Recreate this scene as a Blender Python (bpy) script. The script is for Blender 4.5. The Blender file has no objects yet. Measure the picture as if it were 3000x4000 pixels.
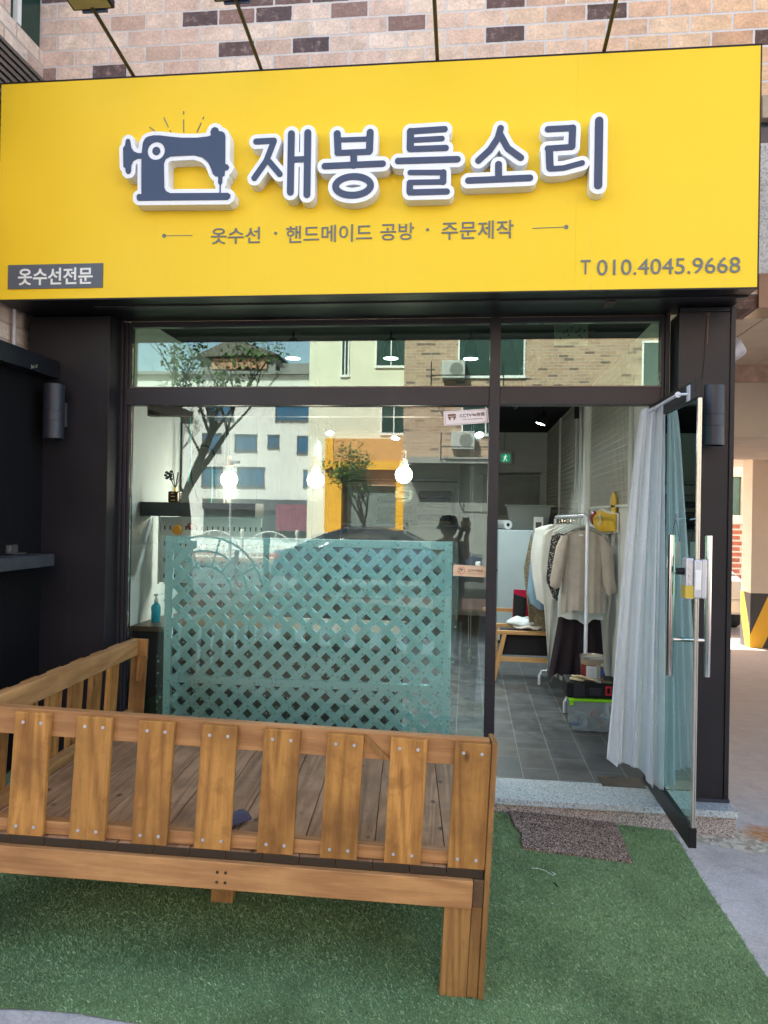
import bpy, math, random
import numpy as np
from mathutils import Vector, Matrix
random.seed(7); rng = np.random.default_rng(7)
S = bpy.context.scene; COL = S.collection
R = math.radians

# ---------------------------------------------------------------- camera
cam = bpy.data.cameras.new('camera'); cam.sensor_fit = 'VERTICAL'; cam.sensor_height = 36.0; cam.lens = 26.01
cam.clip_start = 0.02; cam.clip_end = 400
camo = bpy.data.objects.new('camera', cam); COL.objects.link(camo); S.camera = camo
yaw, pit, rol = R(6.4796), R(0.1760), R(0.9887)
fwd = Vector((-math.sin(yaw)*math.cos(pit), math.cos(yaw)*math.cos(pit), math.sin(pit)))
rgt = Vector((math.cos(yaw), math.sin(yaw), 0)); up = rgt.cross(fwd)
r2 = math.cos(rol)*rgt + math.sin(rol)*up; u2 = -math.sin(rol)*rgt + math.cos(rol)*up
mw = Matrix((r2, u2, -fwd)).transposed().to_4x4(); mw.translation = Vector((0, -4.1, 1.60)); camo.matrix_world = mw

# ---------------------------------------------------------------- light
SUN_EL, SUN_AZ = 50, -32      # azimuth measured from +Y (behind the shop), negative = to the left
W = bpy.data.worlds.new('World'); S.world = W; W.use_nodes = True
wn = W.node_tree.nodes; wl = W.node_tree.links
sky = wn.new('ShaderNodeTexSky'); sky.sky_type = 'NISHITA'; sky.sun_disc = False
sky.sun_elevation = R(SUN_EL); sky.sun_rotation = R(SUN_AZ); sky.air_density = 1.0; sky.dust_density = 1.5
wn['Background'].inputs[1].default_value = 0.13
wm = wn.new('ShaderNodeMix'); wm.data_type = 'RGBA'; wm.blend_type = 'MULTIPLY'; wm.inputs[0].default_value = 1; wm.inputs[7].default_value = (1.10, 1.0, .86, 1)
wl.new(sky.outputs[0], wm.inputs[6]); wl.new(wm.outputs[2], wn['Background'].inputs[0])
sl = bpy.data.lights.new('sun', 'SUN'); sl.energy = 5.0; sl.angle = R(0.5); sl.color = (1, .95, .87)
so = bpy.data.objects.new('sun', sl); COL.objects.link(so)
sd = Vector((math.sin(R(SUN_AZ))*math.cos(R(SUN_EL)), math.cos(R(SUN_AZ))*math.cos(R(SUN_EL)), math.sin(R(SUN_EL))))
so.rotation_euler = sd.to_track_quat('Z', 'Y').to_euler(); so.location = (0, 10, 30)
S.view_settings.view_transform = 'Standard'; S.view_settings.look = 'None'
S.view_settings.exposure = 2.56; S.view_settings.gamma = 1
S.cycles.max_bounces = 10; S.cycles.transparent_max_bounces = 16; S.cycles.glossy_bounces = 5
S.cycles.caustics_reflective = False; S.cycles.caustics_refractive = False
S.cycles.sample_clamp_indirect = 6

# ---------------------------------------------------------------- helpers
ROOT = {}
def tag(o, label=None, cat=None, group=None, kind=None):
    if label: o['label'] = label
    if cat: o['category'] = cat
    if group: o['group'] = group
    if kind: o['kind'] = kind
    return o
def thing(name, label, cat, loc=(0,0,0), group=None, mat=None):
    o = bpy.data.objects.new(name, None); COL.objects.link(o); o.empty_display_size = .1
    m = mat or Matrix.Translation(Vector(loc)); o.matrix_world = m
    ROOT[o.name] = m.copy()
    return tag(o, label, cat, group)
class G:
    def __init__(s): s.v = []; s.f = []
    def add(s, vs, fs):
        n = len(s.v); s.v += [tuple(map(float, v)) for v in vs]; s.f += [tuple(i+n for i in f) for f in fs]; return s
    def box(s, x0, x1, y0, y1, z0, z1):
        return s.add([(x0,y0,z0),(x1,y0,z0),(x1,y1,z0),(x0,y1,z0),(x0,y0,z1),(x1,y0,z1),(x1,y1,z1),(x0,y1,z1)],
            [(0,3,2,1),(4,5,6,7),(0,1,5,4),(1,2,6,5),(2,3,7,6),(3,0,4,7)])
    def hexa(s, p):      # 8 points, bottom 4 then top 4 (ccw seen from above)
        return s.add(p, [(0,3,2,1),(4,5,6,7),(0,1,5,4),(1,2,6,5),(2,3,7,6),(3,0,4,7)])
    def beam(s, p, q, w, h, upv=(0,0,1)):
        p, q = Vector(p), Vector(q); d = (q-p).normalized(); a = d.cross(Vector(upv))
        if a.length < 1e-4: a = d.cross(Vector((1,0,0)))
        a.normalize(); b = a.cross(d).normalized(); a = a*w/2; b = b*h/2
        return s.hexa([p-a-b, p+a-b, q+a-b, q-a-b, p-a+b, p+a+b, q+a+b, q-a+b])
    def tube(s, pts, r, n=10, cap=True, close=False):
        pts = [Vector(p) for p in pts]; k = len(pts); rs = r if isinstance(r, (list, tuple)) else [r]*k
        vs = []; ref = None
        for i, p in enumerate(pts):
            if close: d = pts[(i+1) % k]-pts[i-1]
            else: d = pts[min(i+1, k-1)]-pts[max(i-1, 0)]
            d = d.normalized() if d.length > 1e-9 else Vector((0,0,1))
            if ref is None: ref = Vector((0,0,1)) if abs(d.z) < .9 else Vector((1,0,0))
            a = d.cross(ref); a.normalize(); b = d.cross(a); ref = a.cross(d) if False else ref
            if abs(d.dot(ref)) > .97: ref = Vector((1,0,0)) if abs(d.x) < .9 else Vector((0,1,0)); a = d.cross(ref).normalized(); b = d.cross(a)
            for j in range(n):
                t = 2*math.pi*j/n; vs.append(p + (a*math.cos(t)+b*math.sin(t))*rs[i])
        fs = []
        for i in range(k if close else k-1):
            for j in range(n):
                i2 = (i+1) % k
                fs.append((i*n+j, i*n+(j+1) % n, i2*n+(j+1) % n, i2*n+j))
        if cap and not close: fs.append(tuple(range(n-1, -1, -1))); fs.append(tuple((k-1)*n+j for j in range(n)))
        return s.add(vs, fs)
    def lathe(s, prof, c=(0,0,0), n=24, axis='z'):
        c = Vector(c); vs = []; k = len(prof)
        for r, h in prof:
            for j in range(n):
                t = 2*math.pi*j/n; a, b = r*math.cos(t), r*math.sin(t)
                vs.append(c+Vector({'z':(a,b,h),'y':(a,h,b),'x':(h,a,b)}[axis]))
        fs = [(i*n+j, i*n+(j+1) % n, (i+1)*n+(j+1) % n, (i+1)*n+j) for i in range(k-1) for j in range(n)]
        fs.append(tuple(range(n-1,-1,-1))); fs.append(tuple((k-1)*n+j for j in range(n)))
        return s.add(vs, fs)
    def ball(s, c, r, n=16, m=10, sc=(1,1,1)):
        vs = []; fs = []
        for i in range(m+1):
            ph = math.pi*i/m
            for j in range(n):
                t = 2*math.pi*j/n; vs.append((c[0]+r*sc[0]*math.sin(ph)*math.cos(t), c[1]+r*sc[1]*math.sin(ph)*math.sin(t), c[2]+r*sc[2]*math.cos(ph)))
        fs = [(i*n+j, (i+1)*n+j, (i+1)*n+(j+1) % n, i*n+(j+1) % n) for i in range(m) for j in range(n)]
        return s.add(vs, fs)
    def surf(s, fn, nu, nv, closeu=False):
        vs = [fn(i/nu if closeu else i/(nu-1), j/(nv-1)) for j in range(nv) for i in range(nu)]
        fs = [(j*nu+i, j*nu+(i+1) % nu, (j+1)*nu+(i+1) % nu, (j+1)*nu+i) for j in range(nv-1) for i in range(nu if closeu else nu-1)]
        return s.add(vs, fs)
    def prism(s, poly, fn, d0, d1):       # convex-ish outline in 2D; fn(a,b,d) -> point
        n = len(poly); vs = [fn(a, b, d0) for a, b in poly]+[fn(a, b, d1) for a, b in poly]
        fs = [tuple(range(n-1,-1,-1)), tuple(range(n, 2*n))]+[(i, (i+1) % n, n+(i+1) % n, n+i) for i in range(n)]
        return s.add(vs, fs)
def build(name, g, mat, parent=None, local=False, smooth=False, bevel=0, solid=0, label=None, sharp=None):
    me = bpy.data.meshes.new(name); vs = g.v
    root = parent
    while root is not None and root.parent is not None: root = root.parent
    if root is not None and not local and root.name in ROOT:
        inv = ROOT[root.name].inverted(); vs = [tuple(inv @ Vector(v)) for v in vs]
    me.from_pydata(vs, [], g.f); me.validate(); me.update()
    import bmesh
    b = bmesh.new(); b.from_mesh(me); bmesh.ops.recalc_face_normals(b, faces=b.faces); b.to_mesh(me); b.free()
    o = bpy.data.objects.new(name, me); COL.objects.link(o)
    if mat: me.materials.append(mat)
    if parent: o.parent = parent
    if smooth:
        me.polygons.foreach_set('use_smooth', [True]*len(me.polygons))
        try: me.set_sharp_from_angle(angle=R(sharp or 40))
        except Exception: pass
    if solid:
        m = o.modifiers.new('s', 'SOLIDIFY'); m.thickness = solid; m.offset = 0
    if bevel:
        m = o.modifiers.new('b', 'BEVEL'); m.width = bevel; m.segments = 2; m.limit_method = 'ANGLE'
    if label: o['label'] = label
    return o
def structure(name, g, mat, smooth=False):
    o = build(name, g, mat, smooth=smooth); o['kind'] = 'structure'; return o
def single(name, g, mat, label, cat, group=None, **k):      # a thing that is one mesh; origin moved to its base
    vs = np.array(g.v); c = Vector(((vs[:,0].min()+vs[:,0].max())/2, (vs[:,1].min()+vs[:,1].max())/2, vs[:,2].min()))
    g.v = [tuple(Vector(v)-c) for v in g.v]
    o = build(name, g, mat, **k); o.location = c
    return tag(o, label, cat, group)
def dup(root, loc=None, label=None, rotz=None, name=None):
    r = root.copy(); COL.objects.link(r)
    if loc is not None:
        m = root.matrix_world.copy() if root.name not in ROOT else ROOT[root.name].copy()
        m.translation = Vector(loc); r.matrix_world = m
    if rotz is not None: r.rotation_euler = (0, 0, rotz)
    if label: r['label'] = label
    def rec(a, b):
        for ch in list(a.children):
            c = ch.copy(); COL.objects.link(c); c.parent = b; rec(ch, c)
    rec(root, r); return r

# ---------------------------------------------------------------- materials
class NT:
    def __init__(s, name):
        s.m = bpy.data.materials.new(name); s.m.use_nodes = True; s.t = s.m.node_tree; s.t.nodes.clear()
        s.out = s.n('OutputMaterial')
    def n(s, t, **kw):
        nd = s.t.nodes.new('ShaderNode'+t)
        for k, v in kw.items():
            if k.startswith('i_'):
                key = k[2:].replace('_', ' ')
                s.set(nd, key, v)
            else: setattr(nd, k, v)
        return nd
    def set(s, nd, key, v):
        sock = nd.inputs[int(key)] if key.isdigit() else nd.inputs[key]
        if hasattr(v, 'is_output'): s.t.links.new(v, sock)
        else: sock.default_value = v
    def ramp(s, fac, stops, interp='LINEAR'):
        r = s.n('ValToRGB'); r.color_ramp.interpolation = interp; e = r.color_ramp.elements
        while len(e) < len(stops): e.new(.5)
        for el, (p, c) in zip(e, stops):
            el.position = p; el.color = (c, c, c, 1) if isinstance(c, (int, float)) else (*c, 1)
        s.t.links.new(fac, r.inputs[0]); return r.outputs[0]
    def mix(s, fac, a, b, mode='MIX'):
        m = s.n('Mix', data_type='RGBA', blend_type=mode)
        for i, v in ((0, fac), (6, a), (7, b)):
            if hasattr(v, 'is_output'): s.t.links.new(v, m.inputs[i])
            elif i == 0: m.inputs[0].default_value = v
            else: m.inputs[i].default_value = (*v, 1) if len(v) == 3 else v
        return m.outputs[2]
    def math(s, op, a, b=0.0, clamp=False):
        m = s.n('Math', operation=op, use_clamp=clamp)
        for i, v in ((0, a), (1, b)):
            if hasattr(v, 'is_output'): s.t.links.new(v, m.inputs[i])
            else: m.inputs[i].default_value = v
        return m.outputs[0]
    def coord(s, scale=(1,1,1), rot=(0,0,0), loc=(0,0,0), kind='Object'):
        c = s.n('TexCoord'); mp = s.n('Mapping'); s.t.links.new(c.outputs[kind], mp.inputs[0])
        mp.inputs['Scale'].default_value = scale; mp.inputs['Rotation'].default_value = rot; mp.inputs['Location'].default_value = loc
        return mp.outputs[0]
    def noise(s, vec, scale, detail=4, rough=.55, dist=0):
        nn = s.n('TexNoise', i_Vector=vec, i_Scale=scale, i_Detail=detail, i_Roughness=rough, i_Distortion=dist); return nn.outputs[0]
    def bsdf(s, col, rough=.6, metal=0, normal=None, **kw):
        p = s.n('BsdfPrincipled')
        for k, v in (('Base Color', col), ('Roughness', rough), ('Metallic', metal)):
            if hasattr(v, 'is_output'): s.t.links.new(v, p.inputs[k])
            else: p.inputs[k].default_value = (*v, 1) if isinstance(v, tuple) and len(v) == 3 else v
        if normal is not None: s.t.links.new(normal, p.inputs['Normal'])
        if 'Specular IOR Level' not in kw and not (isinstance(metal, float) and metal > .5) and not (isinstance(rough, float) and rough < .25): p.inputs['Specular IOR Level'].default_value = .28
        for k, v in kw.items():
            p.inputs[k].default_value = v
        return p
    def bump(s, h, strength=.3, dist=.01):
        b = s.n('Bump'); b.inputs['Strength'].default_value = strength; b.inputs['Distance'].default_value = dist
        s.t.links.new(h, b.inputs['Height']); return b.outputs[0]
    def done(s, shader):
        s.t.links.new(shader.outputs[0] if hasattr(shader, 'outputs') else shader, s.out.inputs[0]); return s.m
def mul(c, k): return tuple(min(1, x*k) for x in c)
def plain(name, col, rough=.6, metal=0, var=.12, scale=6, bump=0, bscale=80, **kw):
    t = NT(name); v = t.coord(); n = t.noise(v, scale, 5)
    c = t.mix(t.ramp(n, [(.3, 0), (.7, 1)]), mul(col, 1-var), mul(col, 1+var))
    nm = t.bump(t.noise(v, bscale, 3), bump, .003) if bump else None
    return t.done(t.bsdf(c, rough, metal, nm, **kw))
def emit(name, col, st):
    t = NT(name); e = t.n('Emission'); e.inputs[0].default_value = (*col, 1); e.inputs[1].default_value = st; return t.done(e)
def brick_mat(name, stops, mortar, bw, bh, mort, axis='x', rough=.85, bump=.6, tone=None, dark=.0):
    t = NT(name); c = t.n('TexCoord'); sp = t.n('SeparateXYZ', i_0=c.outputs['Object']); cb = t.n('CombineXYZ')
    t.t.links.new(sp.outputs[0 if axis == 'x' else 1], cb.inputs[0]); t.t.links.new(sp.outputs[2], cb.inputs[1])
    vec = cb.outputs[0]
    wob = t.noise(vec, 14, 3); vv = t.n('VectorMath', operation='ADD'); t.t.links.new(vec, vv.inputs[0])
    w2 = t.n('VectorMath', operation='SCALE'); wc = t.n('TexNoise', i_Vector=vec, i_Scale=30.0); t.t.links.new(wc.outputs[1], w2.inputs[0]); w2.inputs['Scale'].default_value = .006
    t.t.links.new(w2.outputs[0], vv.inputs[1])
    b = t.n('TexBrick', i_Vector=vv.outputs[0]); b.offset = .5; b.squash = 1
    for k, v in (('Color1', (0,0,0,1)), ('Color2', (1,1,1,1)), ('Mortar', (.5,.5,.5,1)), ('Scale', 1.0), ('Mortar Size', mort), ('Mortar Smooth', .25), ('Bias', 0), ('Brick Width', bw), ('Row Height', bh)):
        b.inputs[k].default_value = v
    base = t.ramp(b.outputs['Color'], stops)
    n1 = t.noise(vec, 9, 5, .65); n2 = t.noise(vec, 70, 4, .7)
    base = t.mix(.55, base, t.ramp(n1, [(.3, (.55,.5,.48)), (.7, (1.25,1.2,1.15))]), 'MULTIPLY')
    base = t.mix(.35, base, t.ramp(n2, [(.35, .45), (.6, 1.15)]), 'MULTIPLY')
    if tone: base = tone(t, c, base)
    mc = t.mix(t.noise(vec, 25, 3), mul(mortar, .8), mul(mortar, 1.15))
    base = t.mix(t.math('MULTIPLY', t.ramp(t.noise(vec, 22, 5, .75), [(.52, 0), (.66, 1)]), .45), base, (.50,.38,.33))
    base = t.mix(t.math('MULTIPLY', t.ramp(t.noise(vec, 5, 4, .7), [(.56, 0), (.75, 1)]), .45), base, (.22,.15,.13))
    col = t.mix(b.outputs['Fac'], base, mc)
    h = t.math('ADD', t.math('MULTIPLY', b.outputs['Fac'], -1.0), t.math('MULTIPLY', n2, .35))
    return t.done(t.bsdf(col, rough, 0, t.bump(h, bump, .008)))
def wood(name, axis, light, darkc, stain=.5, rough=.45, knots=True, gs=1.0, end=False):
    t = NT(name); k = [1.0, 1.0, 1.0]; k['xyz'.index(axis)] = .07
    oi = t.n('ObjectInfo'); c = t.n('TexCoord'); off = t.n('VectorMath', operation='SCALE'); off.inputs[0].default_value = (7.3, 3.1, 5.7)
    t.t.links.new(oi.outputs['Random'], off.inputs['Scale']); ad = t.n('VectorMath', operation='ADD')
    t.t.links.new(c.outputs['Object'], ad.inputs[0]); t.t.links.new(off.outputs[0], ad.inputs[1])
    mp = t.n('Mapping'); t.t.links.new(ad.outputs[0], mp.inputs[0]); mp.inputs['Scale'].default_value = k
    v = mp.outputs[0]
    dst = t.noise(v, 5*gs, 3, .5)
    w = t.n('TexNoise', i_Vector=v, i_Scale=42.0*gs, i_Detail=7.0, i_Roughness=.68, i_Distortion=1.0)
    fine = t.n('TexNoise', i_Vector=v, i_Scale=230.0*gs, i_Detail=3.0, i_Roughness=.6)
    rings = t.math('SINE', t.math('MULTIPLY', t.noise(v, 6*gs, 2, .4, .6), 60.0))
    g = t.math('ADD', t.math('MULTIPLY', rings, .13), t.math('ADD', t.math('MULTIPLY', w.outputs[0], .75), t.math('MULTIPLY', fine.outputs[0], .32)))
    col = t.mix(t.ramp(g, [(.28, 0), (.70, 1)]), darkc, light)
    big = t.noise(ad.outputs[0], 4.5, 3, .5)
    col = t.mix(t.math('MULTIPLY', t.ramp(big, [(.47, 0), (.72, 1)]), stain), col, mul(darkc, .55))
    col = t.mix(.45, col, t.ramp(oi.outputs['Random'], [(0, .62), (1, 1.3)]), 'MULTIPLY')
    edge = t.ramp(t.noise(ad.outputs[0], 11, 5, .7, .5), [(.50, 0), (.68, 1)]); col = t.mix(t.math('MULTIPLY', edge, stain*.7), col, mul(darkc, .7))
    if knots:
        m2 = t.n('Mapping'); t.t.links.new(ad.outputs[0], m2.inputs[0]); kk = [1.0]*3; kk['xyz'.index(axis)] = .55; m2.inputs['Scale'].default_value = kk
        vo = t.n('TexVoronoi', i_Vector=m2.outputs[0], i_Scale=10.0)
        col = t.mix(t.ramp(vo.outputs['Distance'], [(.05, 1), (.085, .6), (.14, 0)]), col, mul(darkc, .35))
    if end: 
        sy = t.n('SeparateXYZ', i_0=c.outputs['Object']); col = t.mix(t.math('LESS_THAN', sy.outputs[1], .0035), col, (.035,.022,.012))
    h = t.math('ADD', fine.outputs[0], t.math('MULTIPLY', w.outputs[0], .6))
    return t.done(t.bsdf(col, rough, 0, t.bump(h, .12, .003)))
def speckle(name, cols, scale, rough=.6, tone=(.9, 1.1), bump=.1):
    t = NT(name); v = t.coord(); n = t.n('TexVoronoi', i_Vector=v, i_Scale=scale); n2 = t.noise(v, scale*.6, 4, .7)
    k = t.math('ADD', t.math('MULTIPLY', n.outputs['Color'], .6), t.math('MULTIPLY', n2, .5))
    col = t.ramp(k, cols); big = t.noise(v, 3, 4)
    col = t.mix(1.0, col, t.ramp(big, [(.3, tone[0]), (.7, tone[1])]), 'MULTIPLY')
    return t.done(t.bsdf(col, rough, 0, t.bump(n2, bump, .003)))
def glass(name, tint, boost=1.0, base=.0, gl=(1,1,1)):
    t = NT(name); f = t.n('Fresnel'); f.inputs[0].default_value = 1.5
    fac = t.math('ADD', t.math('MULTIPLY', f.outputs[0], boost), base, True)
    tr = t.n('BsdfTransparent'); tr.inputs[0].default_value = (*tint, 1)
    g = t.n('BsdfGlossy'); g.inputs[0].default_value = (*gl, 1); g.inputs['Roughness'].default_value = 0.0
    mx = t.n('MixShader'); t.t.links.new(fac, mx.inputs[0]); t.t.links.new(tr.outputs[0], mx.inputs[1]); t.t.links.new(g.outputs[0], mx.inputs[2])
    return t.done(mx)
def sheer(name, col, alpha, trans=.5):
    t = NT(name); v = t.coord(); p = t.n('BsdfDiffuse'); p.inputs[0].default_value = (*col, 1); tl = t.n('BsdfTranslucent'); tl.inputs[0].default_value = (*col, 1)
    a = t.n('MixShader'); a.inputs[0].default_value = trans; t.t.links.new(p.outputs[0], a.inputs[1]); t.t.links.new(tl.outputs[0], a.inputs[2])
    tr = t.n('BsdfTransparent'); mx = t.n('MixShader')
    fl = t.n('TexVoronoi', i_Vector=v, i_Scale=38.0)
    al = t.math('ADD', alpha, t.math('MULTIPLY', t.ramp(fl.outputs['Distance'], [(.12, 1), (.3, 0)]), .12), True)
    t.t.links.new(al, mx.inputs[0]); t.t.links.new(tr.outputs[0], mx.inputs[1]); t.t.links.new(a.outputs[0], mx.inputs[2])
    return t.done(mx)
BLK = plain('black_metal', (.010,.0095,.0115), .42, .0, .25, 2.5, bump=.05, bscale=200)
BLK2 = plain('dark_frame', (.026,.023,.028), .38, .0, .15, 3)
BLKM = plain('matt_black', (.010,.010,.012), .7)
WHT = plain('white_paint', (.75,.76,.74), .5, var=.04)
WALLW = plain('inner_wall_paint', (.62,.64,.62), .7, var=.05)
CHR = plain('chrome', (.72,.70,.67), .12, 1.0, .03)
STEEL = plain('brushed_steel', (.6,.6,.6), .3, 1.0, .08, 30)
GRY = plain('grey_plastic', (.3,.32,.34), .5)
# ---------------------------------------------------------------- shape tools for signs
DG = lambda: bpy.context.evaluated_depsgraph_get()
def curve_mesh(ob):
    COL.objects.link(ob); bpy.context.view_layer.update()
    me = bpy.data.meshes.new_from_object(ob.evaluated_get(DG())); COL.objects.unlink(ob); bpy.data.objects.remove(ob); return me
def mesh_g(me, fn):
    g = G(); g.add([fn(*v.co) for v in me.vertices], [tuple(p.vertices) for p in me.polygons]); return g
def text_g(body, x0, x1, z0, z1, yf, depth=.003, bold=0.0, dz=0.0, rev=False):
    cu = bpy.data.curves.new('t', 'FONT'); cu.body = body; cu.size = 1; cu.resolution_u = 3; cu.extrude = .5; cu.offset = bold
    me = curve_mesh(bpy.data.objects.new('t', cu)); xs = [v.co.x for v in me.vertices]; ys = [v.co.y for v in me.vertices]
    a, b, c, d = min(xs), max(xs), min(ys), max(ys)
    def fn(x, y, z):
        u = (x-a)/(b-a); return (x0+u*(x1-x0), yf+(.5-z)*depth, z0+(y-c)/(d-c)*(z1-z0)+u*dz)
    return mesh_g(me, fn)
def seg_d(X, Y, a, b):
    ax, ay = a; bx, by = b; dx, dy = bx-ax, by-ay; L = dx*dx+dy*dy+1e-12
    t = np.clip(((X-ax)*dx+(Y-ay)*dy)/L, 0, 1); return np.hypot(X-ax-t*dx, Y-ay-t*dy)
def poly_sd(X, Y, P):
    d = np.full(X.shape, 9.0); ins = np.zeros(X.shape, bool)
    for i in range(len(P)):
        a, b = P[i-1], P[i]; d = np.minimum(d, seg_d(X, Y, a, b))
        c = ((a[1] > Y) != (b[1] > Y)); xi = (b[0]-a[0])*(Y-a[1])/((b[1]-a[1]) or 1e-9)+a[0]; ins ^= c & (X < xi)
    return np.where(ins, -d, d)
def contours(F, xs, ys):
    nx, ny = len(xs), len(ys); nxt = {}
    pt = {}
    def ep(i, j, h):     # h: horizontal edge from (i,j) to (i+1,j); else vertical
        k = (i, j, h)
        if k not in pt:
            f0 = F[j, i]; f1 = F[j, i+1] if h else F[j+1, i]; t = f0/(f0-f1)
            pt[k] = (xs[i]+t*(xs[i+1]-xs[i]), ys[j]) if h else (xs[i], ys[j]+t*(ys[j+1]-ys[j]))
        return k
    I = F < 0
    mixd = (I[:-1,:-1].astype(int)+I[:-1,1:]+I[1:,:-1]+I[1:,1:]); js, is_ = np.where((mixd > 0) & (mixd < 4))
    for j, i in zip(js, is_):
        i, j = int(i), int(j)
        b = [I[j,i], I[j,i+1], I[j+1,i+1], I[j+1,i]]   # ccw
        E = [ep(i,j,1) if b[0]!=b[1] else None, ep(i+1,j,0) if b[1]!=b[2] else None, ep(i,j+1,1) if b[3]!=b[2] else None, ep(i,j,0) if b[0]!=b[3] else None]
        # leaving edge: going ccw from inside to outside; entering: outside to inside
        outs = [E[k] for k in range(4) if b[k] and not b[(k+1) % 4]]; ins = [E[k] for k in range(4) if not b[k] and b[(k+1) % 4]]
        for k in range(4):
            if b[k] and not b[(k+1) % 4]:
                m = (k+1) % 4
                while not (not b[m] and b[(m+1) % 4]): m = (m+1) % 4
                nxt[E[k]] = E[m]
    loops = []
    while nxt:
        s, _ = next(iter(nxt.items())); L = []; c = s
        while c in nxt: L.append(pt[c]); c = nxt.pop(c)
        if len(L) > 8: loops.append(L)
    return loops
def simplify(L, tol=.00012):
    out = [L[0]]; i = 0; n = len(L)
    while i < n-1:
        j = min(i+2, n-1); best = i+1
        while j < min(n, i+14):
            a, b = np.array(L[i]), np.array(L[j]); P = np.array(L[i:j+1]); d = b-a
            e = np.abs((P[:,0]-a[0])*d[1]-(P[:,1]-a[1])*d[0])/(np.hypot(*d)+1e-9)
            if e.max() > tol: break
            best = j; j += 1
        out.append(L[best]); i = best
    return out
def shape_g(fieldfn, bounds, yf, depth, step=.0022):
    xs = np.arange(bounds[0], bounds[1], step); ys = np.arange(bounds[2], bounds[3], step); X, Y = np.meshgrid(xs, ys)
    F = fieldfn(X, Y)+1e-7
    cu = bpy.data.curves.new('s', 'CURVE'); cu.dimensions = '2D'; cu.fill_mode = 'BOTH'; cu.extrude = .5
    for L in contours(F, xs, ys):
        L = simplify(L); sp = cu.splines.new('POLY'); sp.points.add(len(L)-1)
        for k, p in enumerate(L): sp.points[k].co = (p[0], p[1], 0, 1)
        sp.use_cyclic_u = True
    me = curve_mesh(bpy.data.objects.new('s', cu))
    return mesh_g(me, lambda x, y, z: (x, yf+(.5-z)*depth, y))
def stroke_f(strokes, off=0.0):
    def f(X, Y):
        d = np.full(X.shape, 9.0)
        for s in strokes:
            P, r = s[:-1], s[-1]
            for a, b in zip(P[:-1], P[1:]): d = np.minimum(d, seg_d(X, Y, a, b)-r)
        return d-off
    return f

# ---------------------------------------------------------------- ground
def gz(x, y):
    xx = max(-4.0, min(3.0, x)); yy = max(-4.6, min(1.0, y))
    fl = max(0.0, min(1.0, (y+9)/4))
    z = .109-.045*xx*fl+.041*yy
    if y > 1: z -= .0425*(min(y, 9)-1)
    if y < -4.6: z -= .02*(min(-y, 9)-4.6)
    return z
def concrete():
    t = NT('worn_concrete'); v = t.coord(); n1 = t.noise(v, 1.3, 6, .6); n2 = t.noise(v, 9, 6, .65); n3 = t.noise(v, 90, 4, .7)
    c = t.ramp(n1, [(.3, (.35,.325,.30)), (.5, (.46,.44,.425)), (.7, (.53,.51,.50))])
    c = t.mix(.6, c, t.ramp(n2, [(.3, .72), (.6, 1.08)]), 'MULTIPLY')
    c = t.mix(.5, c, t.ramp(n3, [(.3, .6), (.6, 1.08)]), 'MULTIPLY'); c = t.mix(.45, c, t.ramp(t.noise(v, 320, 3, .8), [(.36, .35), (.5, 1.05)]), 'MULTIPLY')
    dm = t.n('SeparateXYZ', i_0=v); dirt = t.ramp(t.math('ADD', t.math('MULTIPLY', t.math('ABSOLUTE', t.math('ADD', dm.outputs[1], .30)), 4.0), t.math('MULTIPLY', n2, .5)), [(.25, .55), (.6, 0)]); c = t.mix(dirt, c, (.14,.12,.10))
    sp = t.n('SeparateXYZ', i_0=v)
    # the parking floor further back is a browner, older pour
    far = t.ramp(t.math('ADD', sp.outputs[1], t.math('MULTIPLY', n2, .8)), [(.3, 0), (1.0, 1)])
    c = t.mix(far, c, t.mix(n2, (.36,.29,.245), (.50,.43,.38)))
    # broken rough strip in front of the step end and rust under the drip corner
    def blob(cx, cy, rx, ry, a, b):
        m = t.n('Mapping'); t.t.links.new(v, m.inputs[0]); m.inputs['Location'].default_value = (-cx/rx, -cy/ry, 0); m.inputs['Scale'].default_value = (1/rx, 1/ry, 0)
        l = t.n('VectorMath', operation='LENGTH'); t.t.links.new(m.outputs[0], l.inputs[0])
        return t.ramp(t.math('MULTIPLY', t.math('ADD', l.outputs['Value'], t.math('MULTIPLY', n2, .9)), .5), [(a/2, 1), (b/2, 0)])
    rough = blob(1.45, -.30, .50, .17, 1.1, 1.25)
    vo = t.n('TexVoronoi', i_Vector=v, i_Scale=42.0)
    c = t.mix(rough, c, t.mix(vo.outputs['Color'], (.22,.19,.14), (.62,.58,.48)))
    ru = t.math('MULTIPLY', blob(1.52, -.20, .17, .13, .9, 1.35), t.ramp(t.noise(v, 28, 4, .7), [(.3, .25), (.6, 1)]))
    c = t.mix(ru, c, (.42,.16,.03))
    cr = t.ramp(t.noise(t.coord((1.2, 2.4, 1), (0, 0, .5)), 3.5, 9, .75, 1.4), [(.492, 0), (.5, 1), (.508, 0)])
    c = t.mix(t.math('MULTIPLY', cr, .5), c, (.12,.11,.10))
    pit = t.ramp(t.noise(v, 30, 6, .85), [(.30, 1), (.36, 0)])
    c = t.mix(t.ramp(t.noise(v, 4.5, 5, .7), [(.55, 0), (.68, .35)]), c, (.27,.24,.21))
    c = t.mix(t.math('MULTIPLY', pit, .7), c, (.10,.095,.09))
    h = t.math('ADD', t.math('MULTIPLY', n3, .5), t.math('ADD', t.math('MULTIPLY', rough, vo.outputs['Distance']), t.math('MULTIPLY', pit, -1.0)))
    return t.done(t.bsdf(c, .85, 0, t.bump(h, .5, .006)))
g = G()
def axis_pts(lo, hi, mid0, mid1):
    a = [lo, lo*.5+mid0*.5]; b = list(np.arange(mid0, mid1+.01, .5)); return a+b+[mid1*.5+hi*.5, hi]
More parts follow.
